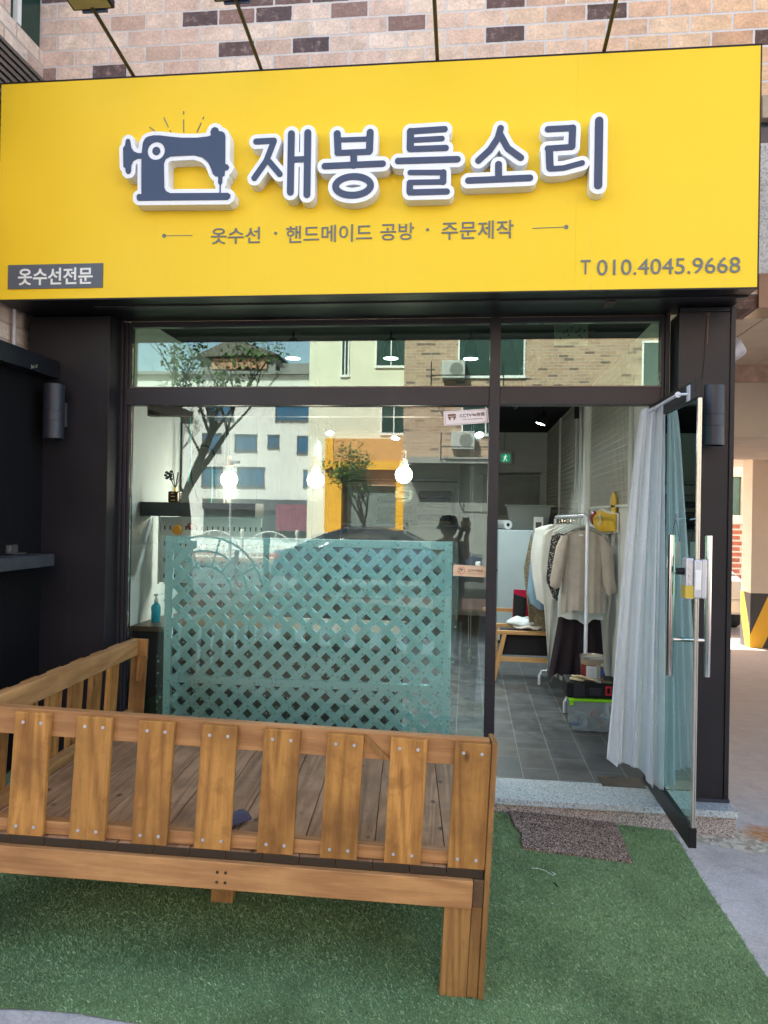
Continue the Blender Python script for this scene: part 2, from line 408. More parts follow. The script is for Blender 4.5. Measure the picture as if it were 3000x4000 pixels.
xs = axis_pts(-90, 90, -6, 8); ys = axis_pts(-110, 110, -12, 14)
g.surf(lambda u, v: (xs[round(u*(len(xs)-1))], ys[round(v*(len(ys)-1))], gz(xs[round(u*(len(xs)-1))], ys[round(v*(len(ys)-1))])), len(xs), len(ys))
structure('ground', g, concrete())
ASPH = plain('asphalt', (.055,.055,.058), .9, 0, .25, 3, bump=.4, bscale=120)
g = G().surf(lambda u, v: (-80+160*u, -21+10.1*v, gz(0, -12)+.004), 2, 2)
structure('road', g, ASPH)
g = G().surf(lambda u, v: (-6+.5*round(u*28), -9+.5*round(v*6), gz(-6+.5*round(u*28), -9+.5*round(v*6))+.006), 29, 7)
structure('parking_lane', g, ASPH)
PAV = brick_mat('paving_bricks', [(0,(.40,.18,.11)),(.5,(.48,.25,.17)),(1,(.36,.2,.16))], (.3,.27,.25), .2, .1, .006, 'x')
g = G().box(-80, 80, -24.5, -21, gz(0,-12)-.02, gz(0,-12)+.12)
structure('pavement', g, plain('paving', (.26,.15,.11), .85, 0, .2, 2))
g = G().box(-80, 80, -10.9, -9.2, gz(0,-12)-.02, gz(0,-12)+.10)
structure('pavement', g, plain('paving_near', (.42,.23,.17), .85, 0, .2, 2))

# artificial lawn: backing sheet and blades
LAWN = [(-4.2,-2.06),(-1.374,-2.01),(-1.262,-1.994),(-1.145,-1.984),(-1.045,-1.989),(-.95,-1.99),(-.3,-2.12),(.5,-2.3),(1.10,-2.35),(1.062,-1.389),(1.055,-1.141),(1.040,-.862),(1.036,-.588),(1.038,-.419),(1.029,-.283),(-4.2,-.283)]
def inside(x, y):
    ins = np.zeros(x.shape, bool)
    for i in range(len(LAWN)):
        a, b = LAWN[i-1], LAWN[i]; c = ((a[1] > y) != (b[1] > y)); xi = (b[0]-a[0])*(y-a[1])/((b[1]-a[1]) or 1e-9)+a[0]; ins ^= c & (x < xi)
    return ins
def lawn():
    g = G(); g.add([(x, y, gz(x, y)+.005) for x, y in LAWN], [tuple(range(len(LAWN)))])
    n = 520000
    x = rng.uniform(-3.0, 1.2, n); y = rng.uniform(-2.5, -.28, n)
    k = inside(x+rng.normal(0,.004,n), y+rng.normal(0,.004,n)) & (x > -2.9); x, y = x[k], y[k]; n = len(x)
    z = .109-.045*x+.041*y+.004
    a = rng.uniform(0, 2*np.pi, n); h = rng.uniform(.0035, .0095, n); w = rng.uniform(.0007, .0013, n); ln = rng.uniform(.3, 1.5, n)*h
    lean = a+rng.uniform(-1.2, 1.2, n)+np.pi/2
    dx, dy = np.cos(a)*w, np.sin(a)*w; lx, ly = np.cos(lean)*ln, np.sin(lean)*ln
    V = np.stack([np.stack([x-dx, y-dy, z],1), np.stack([x+dx, y+dy, z],1), np.stack([x+dx*.7+lx*.5, y+dy*.7+ly*.5, z+h*.75],1), np.stack([x+lx, y+ly, z+h*.9],1)], 1).reshape(-1, 3)
    me = bpy.data.meshes.new('artificial_grass'); nb = len(LAWN); base = np.array(g.v)
    allv = np.vstack([base, V]); me.vertices.add(len(allv)); me.vertices.foreach_set('co', allv.ravel())
    idx = nb+np.arange(n)[:,None]*4+np.array([[0,1,2,3]])
    loops = np.concatenate([np.arange(nb), idx.ravel()]); me.loops.add(len(loops)); me.loops.foreach_set('vertex_index', loops)
    me.polygons.add(n+1); st = np.concatenate([[0], nb+np.arange(n)*4]); me.polygons.foreach_set('loop_start', st); me.update(calc_edges=True)
    at = me.attributes.new('tone', 'FLOAT', 'FACE'); at.data.foreach_set('value', np.concatenate([[0.15], rng.uniform(0, 1, n)]).astype(np.float32))
    t = NT('turf'); A = t.n('Attribute'); A.attribute_name = 'tone'
    c = t.ramp(A.outputs['Fac'], [(0, (.10,.165,.068)), (.5, (.21,.335,.155)), (.85, (.295,.43,.22)), (.96, (.35,.48,.27)), (1, (.42,.48,.33))])
    big = t.noise(t.coord(), 2.2, 4, .6); c = t.mix(1.0, c, t.ramp(big, [(.32, (.74,.74,.70)), (.5, (1,1,1)), (.7, (1.16,1.14,1.15))]), 'MULTIPLY')
    me.materials.append(t.done(t.bsdf(c, .6)))
    o = bpy.data.objects.new('artificial_grass', me); COL.objects.link(o); o['kind'] = 'stuff'
    o['label'] = 'green artificial turf laid on the concrete in front of the shop'
lawn()

# ---------------------------------------------------------------- the shop building
BRK = [(0,(.11,.085,.095)),(.12,(.16,.11,.11)),(.15,(.30,.20,.18)),(.18,(.60,.44,.37)),(.35,(.80,.66,.57)),(.55,(.72,.54,.46)),(.8,(.86,.74,.65)),(1,(.74,.60,.49))]
def yellowing(t, c, base):
    sp = t.n('SeparateXYZ', i_0=c.outputs['Object'])
    k = t.ramp(t.math('MULTIPLY', sp.outputs[0], .5), [(-.0, 0), (1, .8)])
    return t.mix(k, base, t.mix(1.0, base, (1.0,.78,.50), 'MULTIPLY'))
BRKM = brick_mat('pale_brick', BRK, (.64,.61,.60), .2175, .0935, .0060, tone=yellowing)
BRKS = brick_mat('pale_brick_side', BRK, (.50,.42,.36), .2175, .0935, .0075, axis='y')
SB = thing('shop_building', 'pale brick building with a black framed ground floor shopfront', 'building', (-.6, 3.5, 0))
g = G().box(-3.0, 8.0, 0.004, .22, 3.84, 15); g.box(-3.0, 1.50, 0.0, .22, 2.72, 3.84)
g.box(-2.53, 8, 8.7, 8.95, 2.95, 15); g.box(-2.53, 1.33, 6.72, 6.99, .1, 2.949); g.box(7.8, 8, .22, 8.7, 2.95, 15); g.box(-2.53, -2.33, .22, 8.7, .1, 15)
build('brick_wall', g, BRKM, SB)
build('roof', G().box(-2.6, 8.1, -.05, 9.0, 15, 15.15), GRY, SB)
build('upper_floor_slab', G().box(-2.4, 7.7, .23, 8.69, 3.0, 3.3), plain('slab_paint', (.45,.38,.31), .7), SB)
# rows of exterior trim right of the sign: stone cornice, dark window strip, granite slab, polished brown band
build('stone_cornice', G().box(1.50, 8.0, -.03, .20, 3.715, 3.835), plain('cream_stone', (.46,.36,.25), .7, 0, .2, 9, bump=.3), SB)
build('dark_strip', G().box(1.50, 8.0, 0.02, .2, 3.60, 3.71), plain('dark_glass', (.045,.05,.07), .1), SB)
build('granite_slab', G().box(1.50, 8.0, 0.0, .2, 2.905, 3.595), speckle('pale_granite', [(.3,(.30,.29,.27)),(.6,(.5,.5,.48)),(.8,(.56,.55,.54))], 120, .5), SB)
build('brown_band', G().box(1.50, 8.0, -.02, .2, 2.72, 2.90), plain('polished_brown', (.17,.085,.055), .15, 0, .3, 5), SB)
# parking undercroft
PT = plain('polished_stone_ceiling', (.62,.52,.40), .10, 0, .12, 3)
g = G()
for k in range(14): g.box(1.36+k*.46, 1.36+k*.46+.452, .2, 2.2, 2.86, 2.88)
build('ceiling_panel', g, PT, SB)
build('ceiling_joint', G().box(1.36, 7.9, .2, 2.2, 2.885, 2.9), plain('dark_joint', (.05,.045,.03), .8), SB)
BEI = plain('beige_plaster', (.52,.43,.34), .85, 0, .10, 2.5, bump=.15, bscale=140)
g = G().box(1.34, 7.9, 2.2, 2.95, 2.28, 2.9); g.box(1.34, 7.9, 2.96, 4.6, 2.285, 2.9); build('beam', g, BEI, SB)
build('beam_joint', G().box(1.34, 7.9, 2.95, 2.96, 2.30, 2.9), plain('joint_line', (.12,.10,.07), .8), SB)
build('beam_trim', G().box(1.34, 7.9, 2.17, 2.198, 2.72, 2.86), plain('stone_trim', (.40,.27,.2), .5, 0, .25, 12), SB)
build('undercroft_ceiling', G().box(1.34, 7.9, 4.6, 8.9, 2.50, 2.6), BEI, SB)
# interior shell
WX0, WX1, BY, CZ = -2.05, 1.10, 6.6, 2.80
g = G(); g.box(WX0-.1, WX0, .01, BY, .1, CZ); g.box(WX1, WX1+.08, .01, BY, .1, CZ); g.box(WX0-.1, WX1+.08, BY, BY+.1, .1, CZ)
build('inner_wall', g, WALLW, SB)
t = NT('black_ceiling_paint'); t.done(t.bsdf((.012,.012,.013), .8))
structure('ceiling', G().box(WX0-.1, WX1+.08, .06, BY+.1, CZ, CZ+.06), t.m)
def tiles():
    t = NT('slate_tiles'); c = t.n('TexCoord'); sp = t.n('SeparateXYZ', i_0=c.outputs['Object']); cb = t.n('CombineXYZ')
    t.t.links.new(t.math('ADD', sp.outputs[1], .181), cb.inputs[0]); t.t.links.new(t.math('ADD', sp.outputs[0], -.136+.19*20), cb.inputs[1])
    b = t.n('TexBrick', i_Vector=cb.outputs[0]); b.offset = .45
    for k, v in (('Color1', (0,0,0,1)), ('Color2', (1,1,1,1)), ('Mortar', (.5,.5,.5,1)), ('Scale', 1.0), ('Mortar Size', .0022), ('Mortar Smooth', .1), ('Brick Width', .36), ('Row Height', .19)):
        b.inputs[k].default_value = v
    n = t.noise(c.outputs['Object'], 7, 6, .65); n2 = t.noise(c.outputs['Object'], 60, 4, .7)
    base = t.ramp(b.outputs['Color'], [(0,(.050,.055,.060)),(.5,(.062,.064,.070)),(1,(.075,.070,.066))])
    base = t.mix(.8, base, t.ramp(n, [(.3,.55),(.7,1.5)]), 'MULTIPLY')
    base = t.mix(.4, base, t.ramp(n2, [(.3,.6),(.7,1.4)]), 'MULTIPLY')
    col = t.mix(b.outputs['Fac'], base, (.20,.20,.19))
    return t.done(t.bsdf(col, t.ramp(n, [(.3,.32),(.7,.5)]), 0, t.bump(t.math('ADD', t.math('MULTIPLY', b.outputs['Fac'], -1.0), t.math('MULTIPLY', n2, .3)), .25, .003)))
structure('floor', G().box(WX0-.1, WX1+.08, 0.0, BY+.1, .05, .17), tiles())
# granite step
GRT = speckle('grey_granite', [(.25,(.10,.12,.14)),(.42,(.30,.33,.35)),(.62,(.42,.45,.46)),(.85,(.52,.54,.54))], 190, .45, (.85,1.1))
GRR = speckle('rough_granite', [(.25,(.07,.06,.055)),(.45,(.22,.19,.18)),(.62,(.36,.32,.30)),(.85,(.50,.46,.42))], 95, .9, (.8,1.1), .5)
def stained(base_cols, scale, nm, rough):
    t = NT(nm); v = t.coord(); n = t.n('TexVoronoi', i_Vector=v, i_Scale=scale); n2 = t.noise(v, scale*.6, 4, .7)
    col = t.ramp(t.math('ADD', t.math('MULTIPLY', n.outputs['Color'], .6), t.math('MULTIPLY', n2, .5)), base_cols)
    sp = t.n('SeparateXYZ', i_0=v); k = t.ramp(t.math('ADD', sp.outputs[0], t.math('MULTIPLY', t.noise(v, 9, 4), .5)), [(1.98-.6, 0), (2.12-.6, 1)])
    k = t.ramp(t.math('SUBTRACT', t.math('ADD', sp.outputs[0], t.math('MULTIPLY', t.noise(v, 9, 4), .45)), 1.0), [(.72, 0), (1.0, .75)])
    col = t.mix(k, col, t.mix(1.0, col, (1.1,.72,.30), 'MULTIPLY'))
    return t.done(t.bsdf(col, rough, 0, t.bump(n2, .3, .003)))
ST = thing('door_step', 'grey granite doorstep with a rust stained corner below the shopfront', 'step', (.0, -.15, 0))
build('tread', G().box(-2.40, 1.345, -.30, .0, .138, .172), stained([(.25,(.10,.13,.15)),(.42,(.30,.35,.37)),(.62,(.42,.47,.48)),(.85,(.55,.58,.58))], 150, 'tread_granite', .4), ST, bevel=.004)
build('riser', G().box(-2.40, 1.333, -.283, -.01, -.05, .137), stained([(.25,(.07,.06,.055)),(.45,(.22,.19,.18)),(.62,(.36,.32,.30)),(.85,(.52,.47,.43))], 210, 'riser_granite', .9), ST)
tag(single('floor_hinge_cover', G().box(.735, .96, -.045, .105, .171, .1745), plain('dull_brass', (.15,.12,.10), .35, .8, .2, 12), 'brown metal floor spring cover set in the threshold under the open door', 'hinge cover'))
# ---------------- black cladding
t = NT('cladding_paint'); v = t.coord(); n = t.noise(v, 2.0, 4); st = t.noise(t.coord((26,26,.7)), 1.0, 5, .7)
c = t.mix(t.ramp(n, [(.3,0),(.7,1)]), (.012,.011,.014), (.022,.020,.024)); c = t.mix(t.ramp(st, [(.66,0),(.74,.22)]), c, (.07,.06,.05))
CLAD = t.done(t.bsdf(c, .40, 0, t.bump(t.noise(v, 1.6, 2), .06, .05)))
g = G(); g.box(1.059, 1.310, -.17, .0, .172, 2.66); g.box(1.310, 1.333, -.178, .12, .172, 2.684); g.box(1.062, 1.308, -.173, -.165, 2.662, 2.684)
build('pillar_cladding', g, CLAD, SB, bevel=.002)
build('rust_streak', G().box(1.197,1.200,-.1708,-.1702,2.50,2.655).box(1.192,1.206,-.1708,-.1702,2.64,2.656), plain('rust', (.20,.09,.03), .8, 0, .3, 60), SB)
build('thin_wire', G().tube([(1.197,-.172,2.655),(1.186,-.172,2.53),(1.183,-.172,2.42),(1.176,-.173,2.33),(1.173,-.175,2.262)], .0011, 5), BLKM, SB)
build('pillar_base', G().box(1.056, 1.335, -.19, -.01, .172, .19), plain('base_flashing', (.05,.055,.07), .25, .3), SB)
build('outer_side_wall', G().box(1.19, 1.328, .13, 6.71, .1, 2.85), BEI, SB)
g = G(); g.box(-2.485, -2.012, -.17, .0, .172, 2.66); g.box(-2.485, -2.013, -.160, -.001, 2.661, 2.684); g.box(-2.012, -2.003, -.175, .0, .172, 2.684)
build('pillar_cladding', g, CLAD, SB, bevel=.002)
# frame members
g = G(); g.box(-2.002, -1.985, -.05, .03, .19, 2.684); g.box(-1.984, -1.965, -.03, .03, .19, 2.684); g.box(-1.964, -1.95, -.02, .03, .19, 2.684)
g.box(-1.964, .104, -.04, .03, 2.203, 2.300); g.box(.162, 1.004, -.04, .03, 2.206, 2.300)
g.box(.105, .161, -.045, .03, .172, 2.684)
g.box(1.005, 1.022, -.035, .03, .172, 2.684); g.box(1.023, 1.045, -.05, .03, .172, 2.684)
g.box(-1.949, .104, -.03, .03, 2.655, 2.684); g.box(.162, 1.004, -.03, .03, 2.655, 2.684)
g.box(-1.949, .104, -.04, .03, .172, .235)
build('window_frame', g, BLK2, SB, bevel=.002)
build('glazing_bead', G().box(-1.949, .104, -.041, -.02, 2.301, 2.308).box(.162, 1.004, -.041, -.02, 2.301, 2.308), plain('bead', (.12,.09,.085), .4, .4), SB)
GL = glass('window_glass', (.95,1,1), 1.65, .015, (.90,1,.97))
GL2 = glass('top_glass', (.74,.88,.80), 2.0, .03, (.88,1,.96))
build('main_window_pane', G().box(-1.949, .104, -.004, .004, .236, 2.202), GL, SB)
build('top_window_pane', G().box(-1.949, .104, -.004, .004, 2.309, 2.654), GL2, SB)
build('top_window_pane', G().box(.162, 1.004, -.004, .004, 2.309, 2.654), GL2, SB)

# ---------------- shop sign
SG = thing('shop_sign', 'large yellow signboard with raised navy lettering above the shopfront', 'sign', (-.57, -.2, 2.69))
t = NT('yellow_sign_face'); v = t.coord((.6,1,.6)); n = t.noise(v, 1.4, 2)
c = t.mix(n, (.83,.555,.012), (.85,.585,.034)); st = t.ramp(t.noise(t.coord((9,1,.5)), 2.0, 5, .7), [(.60, 0), (.78, 1)]); c = t.mix(t.math('MULTIPLY', st, .16), c, (.55,.38,.10)); YEL = t.done(t.bsdf(c, .5, 0, t.bump(t.noise(t.coord((1.2,1,.8)), 1.5, 2), .05, .05)))
build('face_panel', G().box(-2.470, .4899, -.480, -.470, 2.690, 3.820), YEL, SG)
build('face_panel', G().box(.4902, 1.322, -.480, -.470, 2.690, 3.820), YEL, SG)
build('frame', G().box(-2.474, 1.3265, -.469, -.01, 2.700, 3.826).box(-2.474, 1.3265, -.482, -.469, 3.8205, 3.828).box(-2.474, 1.3265, -.482, -.469, 2.682, 2.6895).box(1.3225, 1.3275, -.482, -.469, 2.682, 3.828), BLK, SG)
g = G().box(-2.474, 1.327, -.468, -.30, 2.684, 2.699).box(-2.474, 1.327, -.297, -.01, 2.690, 2.699); g.box(-2.474, 1.327, -.30, -.297, 2.686, 2.699)
build('soffit_panel', g, BLK, SG)
build('soffit_strip', G().box(-2.0, 1.327, -.36, -.305, 2.676, 2.683), BLK2, SG)
build('hinge_plate', G().box(.66, .71, -.33, -.24, 2.668, 2.675), plain('rusty_plate', (.10,.07,.055), .5, .4), SG)
NAVY = plain('navy_acrylic', (.048,.070,.130), .35, 0, .05)
WAC = plain('white_channel_letter', (.80,.83,.88), .4, 0, .03)
GRYB = plain('grey_blue_vinyl', (.145,.165,.165), .5, 0, .05)
HG = {
 'jae':[[(-1.069, 3.427), (-0.979, 3.428), 0.0147], [(-0.979, 3.426), (-1.016, 3.329), (-1.075, 3.247), 0.0147], [(-0.999, 3.323), (-0.947, 3.262), 0.0147], [(-0.892, 3.458), (-0.892, 3.172), 0.0172], [(-0.81, 3.46), (-0.809, 3.157), 0.0172], [(-0.888, 3.331), (-0.812, 3.331), 0.0147]],
 'bong':[[(-0.664, 3.449), (-0.658, 3.361), 0.0172], [(-0.502, 3.449), (-0.504, 3.36), 0.0172], [(-0.659, 3.418), (-0.503, 3.417), 0.0121], [(-0.661, 3.355), (-0.505, 3.355), 0.0147], [(-0.581, 3.35), (-0.58, 3.292), 0.0164], [(-0.723, 3.293), (-0.438, 3.295), 0.0155]],
 'teul':[[(-0.308, 3.446), (-0.142, 3.45), 0.0147], [(-0.306, 3.445), (-0.306, 3.363), 0.0172], [(-0.295, 3.403), (-0.154, 3.405), 0.0129], [(-0.306, 3.36), (-0.135, 3.359), 0.0147], [(-0.364, 3.305), (-0.079, 3.303), 0.0155], [(-0.304, 3.247), (-0.145, 3.242), 0.0129], [(-0.145, 3.242), (-0.145, 3.197), 0.0155], [(-0.303, 3.199), (-0.146, 3.197), 0.0129], [(-0.305, 3.197), (-0.305, 3.156), 0.0155], [(-0.304, 3.151), (-0.127, 3.15), 0.0147]],
 'so':[[(0.123, 3.443), (0.111, 3.397), (0.075, 3.342), (0.021, 3.293), 0.0155], [(0.122, 3.412), (0.158, 3.346), (0.22, 3.299), 0.0155], [(0.116, 3.271), (0.117, 3.211), 0.0164], [(-0.025, 3.199), (0.264, 3.202), 0.0155]],
 'ri':[[(0.344, 3.429), (0.458, 3.43), 0.0147], [(0.458, 3.43), (0.456, 3.344), 0.0164], [(0.344, 3.338), (0.456, 3.341), 0.0138], [(0.352, 3.331), (0.356, 3.247), 0.0172], [(0.358, 3.241), (0.42, 3.243), (0.504, 3.264), 0.0129], [(0.579, 3.459), (0.579, 3.157), 0.019]],
}
a = [2*math.pi*k/40 for k in range(41)]
HG['bong'].append([(-.5815+.086*math.cos(k), 3.192+.0455*math.sin(k)) for k in a]+[.0165])
OUT= [(-1.656, 3.417), (-1.652, 3.446), (-1.641, 3.466), (-1.626, 3.474), (-1.599, 3.479), (-1.563, 3.477), (-1.51, 3.469), (-1.448, 3.461), (-1.369, 3.458), (-1.317, 3.462), (-1.301, 3.466), (-1.303, 3.486), (-1.295, 3.502), (-1.281, 3.508), (-1.265, 3.501), (-1.258, 3.486), (-1.243, 3.484), (-1.23, 3.474), (-1.226, 3.459), (-1.224, 3.322), (-1.21, 3.317), (-1.203, 3.305), (-1.209, 3.292), (-1.225, 3.289), (-1.226, 3.265), (-1.237, 3.26), (-1.238, 3.228), (-1.245, 3.218), (-1.245, 3.179), (-1.207, 3.178), (-1.195, 3.169), (-1.196, 3.153), (-1.209, 3.143), (-1.671, 3.153), (-1.68, 3.161), (-1.68, 3.18), (-1.672, 3.187), (-1.656, 3.186), (-1.659, 3.364), (-1.679, 3.365), (-1.702, 3.354), (-1.712, 3.333), (-1.713, 3.301), (-1.719, 3.291), (-1.732, 3.29), (-1.74, 3.298), (-1.743, 3.319), (-1.753, 3.326), (-1.757, 3.421), (-1.747, 3.433), (-1.743, 3.461), (-1.733, 3.468), (-1.722, 3.464), (-1.717, 3.445), (-1.714, 3.423), (-1.7, 3.403), (-1.679, 3.393), (-1.658, 3.392)]
HOLE= [(-1.251, 3.179), (-1.505, 3.186), (-1.527, 3.197), (-1.537, 3.216), (-1.541, 3.336), (-1.533, 3.358), (-1.508, 3.37), (-1.385, 3.371), (-1.341, 3.358), (-1.313, 3.334), (-1.296, 3.301), (-1.286, 3.274), (-1.275, 3.263), (-1.259, 3.26), (-1.259, 3.228), (-1.251, 3.218)]
DL = .0212
for k, lab in (('jae','first'),('bong','second'),('teul','third'),('so','fourth'),('ri','fifth')):
    P = [p for s in HG[k] for p in s[:-1]]; bb = (min(p[0] for p in P)-.06, max(p[0] for p in P)+.06, min(p[1] for p in P)-.06, max(p[1] for p in P)+.06)
    bd = build('raised_letter', shape_g(stroke_f(HG[k], DL), bb, -.553, .072), WAC, SG, smooth=True, sharp=50)
    build('letter_face', shape_g(stroke_f(HG[k]), bb, -.5565, .003), NAVY, bd)
hole_f = lambda X, Y: poly_sd(X, Y, HOLE)
ringc = (-1.582, 3.400)
def navy_f(X, Y):
    d = np.maximum(poly_sd(X, Y, OUT), -hole_f(X, Y)); rr = np.hypot(X-ringc[0], Y-ringc[1])
    return np.minimum(np.maximum(d, -(rr-.0448)), rr-.0207)
def white_f(X, Y): return np.maximum(poly_sd(X, Y, OUT)-DL, -(hole_f(X, Y)+DL))
bb = (-1.84, -1.15, 3.10, 3.58)
bd = build('sewing_machine_emblem', shape_g(white_f, bb, -.553, .072), WAC, SG, smooth=True, sharp=50)
build('emblem_face', shape_g(navy_f, bb, -.5565, .003), NAVY, bd)
rays = [[[-1.654,3.562],[-1.625,3.54]],[[-1.578,3.607],[-1.552,3.556]],[[-1.544,3.54],[-1.538,3.528]],[[-1.473,3.635],[-1.472,3.618]],[[-1.472,3.592],[-1.471,3.527]],[[-1.366,3.602],[-1.372,3.589]],[[-1.379,3.572],[-1.402,3.524]]]
for ra, rb in rays:
    build('ray_mark', G().beam((ra[0],-.482,ra[1]), (rb[0],-.482,rb[1]), .0024, .0044, (1,0,0)), GRYB, SG)
build('rule_line', shape_g(lambda X, Y: np.minimum(seg_d(X, Y, (-1.565,3.002), (-1.417,3.0))-.0016, np.hypot(X+1.565, Y-3.002)-.0105), (-1.6,-1.39,2.97,3.03), -.4825, .002, .0008), GRYB, SG)
build('rule_line', shape_g(lambda X, Y: np.minimum(seg_d(X, Y, (.287,2.991), (.432,2.993))-.0016, np.hypot(X-.445, Y-2.993)-.0105), (.26,.47,2.96,3.03), -.4825, .002, .0008), GRYB, SG)
for body, x0, x1, z0, z1, dz in (('옷수선',-1.317,-1.062,2.952,3.034,0),('핸드메이드',-.928,-.494,2.948,3.034,0),('공방',-.453,-.286,2.950,3.034,0),('주문제작',-.152,.196,2.946,3.034,0)):
    build('services_word', text_g(body, x0, x1, z0, z1, -.4845, .003, .004, dz), GRYB, SG)
for x, z in ((-.982,3.0),(-.22,2.997)): build('separator_dot', G().lathe([(.0075,-.4845),(.0075,-.4815)], (x,0,z), 16, 'y'), GRYB, SG)
build('phone_letter', text_g('T',.515,.562,2.765,2.832, -.4845, .003, 0), GRYB, SG)
build('phone_number', text_g('010.4045.9668',.592,1.245,2.757,2.832, -.4845, .003, 0), GRYB, SG)
bd = build('grey_badge', G().box(-2.41, -1.889, -.486, -.4802, 2.743, 2.868), plain('badge_grey', (.10,.115,.14), .5), SG)
build('badge_lettering', text_g('옷수선전문', -2.352, -1.943, 2.760, 2.848, -.4885, .003, .018), WHT, bd)
# lamp arms on top of the sign
ARM = plain('bronze_arm', (.045,.042,.022), .35, .6, .1)
arms = [(-1.75,-.44,'leftmost'),(-1.075,-.44,'second from left'),(-.187,-.44,'third from left'),(.61,-.44,'rightmost')]
def sign_lamp(x, label):
    L = thing('sign_lamp', label, 'lamp', (x, -.44, 3.825), 'floodlights on arms above the sign')
    # the arm rises forward and away from the sign and the flat head hangs from its end
    e = Vector((x, -.895, 3.90))
    b = Vector((x, -.43, 3.83))
    build('base_plate', G().box(x-.02, x+.02, -.46, -.40, 3.8285, 3.834), ARM, L)
    build('arm', G().tube([b, e], .0095, 8), ARM, L, smooth=True)
    h = build('lamp_head', G().hexa([e+Vector(v) for v in ((-.10,-.20,.02),(.10,-.20,.02),(.10,.02,.0),(-.10,.02,.0),(-.10,-.20,.05),(.10,-.20,.05),(.10,.02,.035),(-.10,.02,.035))]), BLK, L, bevel=.003)
    build('lens', G().hexa([e+Vector(v) for v in ((-.088,-.188,.014),(.088,-.188,.014),(.088,.006,-.003),(-.088,.006,-.003),(-.088,-.188,.018),(.088,-.188,.018),(.088,.006,.001),(-.088,.006,.001))]), plain('olive_lens', (.30,.27,.13), .3), h)
    build('mount_bracket', G().box(e.x-.06, e.x+.06, e.y+.021, e.y+.035, e.z-.005, e.z+.03), plain('blue_bracket', (.05,.09,.22), .4), L)
for x, y, w in arms: sign_lamp(x, 'flat floodlight on a thin bronze arm above the sign, %s of the four' % w)
# ---------------- wall lamps on the black pillars
def wall_lamp(cx, z0, z1, label, side):
    L = thing('wall_lamp', label, 'wall lamp', (cx, -.17, z0), 'cylinder lamps on the black pillars')
    r = .056; h = z1-z0; zc = (z0+z1)/2; cy = -.262
    b = build('body', G().lathe([(r-.006,z0+.012),(r-.006,z0),(r,z0),(r,zc-.055),(r-.0012,zc-.054),(r-.0012,zc-.052),(r,zc-.051),(r,zc+.0),(r-.0012,zc+.001),(r-.0012,zc+.003),(r,zc+.004),(r,z1),(r-.006,z1),(r-.006,z1-.012)], (cx,cy,0), 40), plain('lamp_grey', (.035,.038,.050), .35, .3, .1), L, smooth=True)
    build('bracket', G().box(cx-.028, cx+.028, -.215, -.171, zc-.075, zc+.06), plain('bracket_grey', (.09,.09,.10), .4, .3), L, bevel=.002)
wall_lamp(1.20, 1.970, 2.265, 'dark grey cylinder wall lamp on the right pillar beside the open door', 1)
wall_lamp(-2.275, 1.985, 2.282, 'dark grey cylinder wall lamp on the left pillar below the sign', -1)

# ---------------- left side: wing of the building and the black partition
WY, PYE = -1.32, -1.88
SW = thing('side_wing', 'brick wing with a louvered panel and dark green window left of the sign', 'building', (-3.2, -2, 0))
build('brick_wall', G().box(-2.9, -2.534, WY, -.32, 2.2, 9.3).box(-2.9, -2.534, -.32, -.001, 2.2, 4.29).box(-2.9, -2.534, -.32, -.001, 6.0, 9.3), BRKS, SW)
build('added_shade_block', G().box(-18, -2.91, -1.3, 8.9, .1, 15).box(-2.909, -2.54, WY+.01, -.33, 9.31, 15), BRKM, SW)  # unseen building mass added so its shadow covers the ground out front
LV = plain('louver_paint', (.16,.135,.12), .5, .2, .15, 9)
g = G()
for k in range(16): g.box(-2.532, -2.520, WY+.05, -.01, 3.50+k*.040, 3.50+k*.040+.022)
build('louver_panel', g, LV, SW)
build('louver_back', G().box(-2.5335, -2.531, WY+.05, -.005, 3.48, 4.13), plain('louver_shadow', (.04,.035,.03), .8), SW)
build('window', G().box(-2.70, -2.56, -.318, -.003, 4.292, 5.99), plain('dark_green_film', (.012,.045,.033), .25), SW)
build('window_frame', G().box(-2.559, -2.53, -.262, -.228, 4.295, 6.0), WHT, SW)
build('drain_pipe', G().tube([(-2.50,-.285,.1),(-2.50,-.285,3.3)], .0095, 12), plain('pipe_white', (.5,.49,.55), .4), SW, smooth=True)
build('drooping_cable', G().tube([(-2.49,-.20,2.75),(-2.49,-.175,2.6),(-2.485,-.16,2.45),(-2.48,-.13,2.40)], .004, 6), BLKM, SW)
t = NT('black_wall_paint'); v = t.coord(); sm = t.noise(t.coord((6,6,1.1)), 1.4, 5, .7)
c = t.mix(t.ramp(sm, [(.62,0),(.8,.35)]), (.004,.004,.005), (.03,.03,.036)); BW = t.done(t.bsdf(c, .85, 0, None, **{'Specular IOR Level': .2}))
BP = thing('black_partition', 'black side partition with a projecting top beam at the left edge', 'partition', (-2.45, -2, .1))
build('panel', G().box(-2.48, -2.39, PYE, -.171, .0, 2.33), BW, BP)
build('top_beam', G().box(-2.48, -2.30, PYE, -.178, 2.33, 2.428), plain('beam_black', (.009,.011,.015), .4), BP, bevel=.002)
g = G()
for k, (y, h) in enumerate(((-.44,.022),(-.43,.012),(-.418,.016),(-.40,.010),(-.392,.018))): g.box(-2.2995, -2.2985, y, y+.0035, 2.335+.004*k, 2.335+.004*k+h)
build('sticker_remains', g, plain('worn_sticker', (.35,.34,.22), .7), BP)
tag(single('ledge_shelf', G().box(-2.388, -2.25, PYE, -.27, 1.287, 1.352), plain('dusty_black', (.05,.055,.065), .5, .1, .3, 9), 'dusty black ledge shelf fixed to the partition at the left edge', 'shelf', bevel=.002))
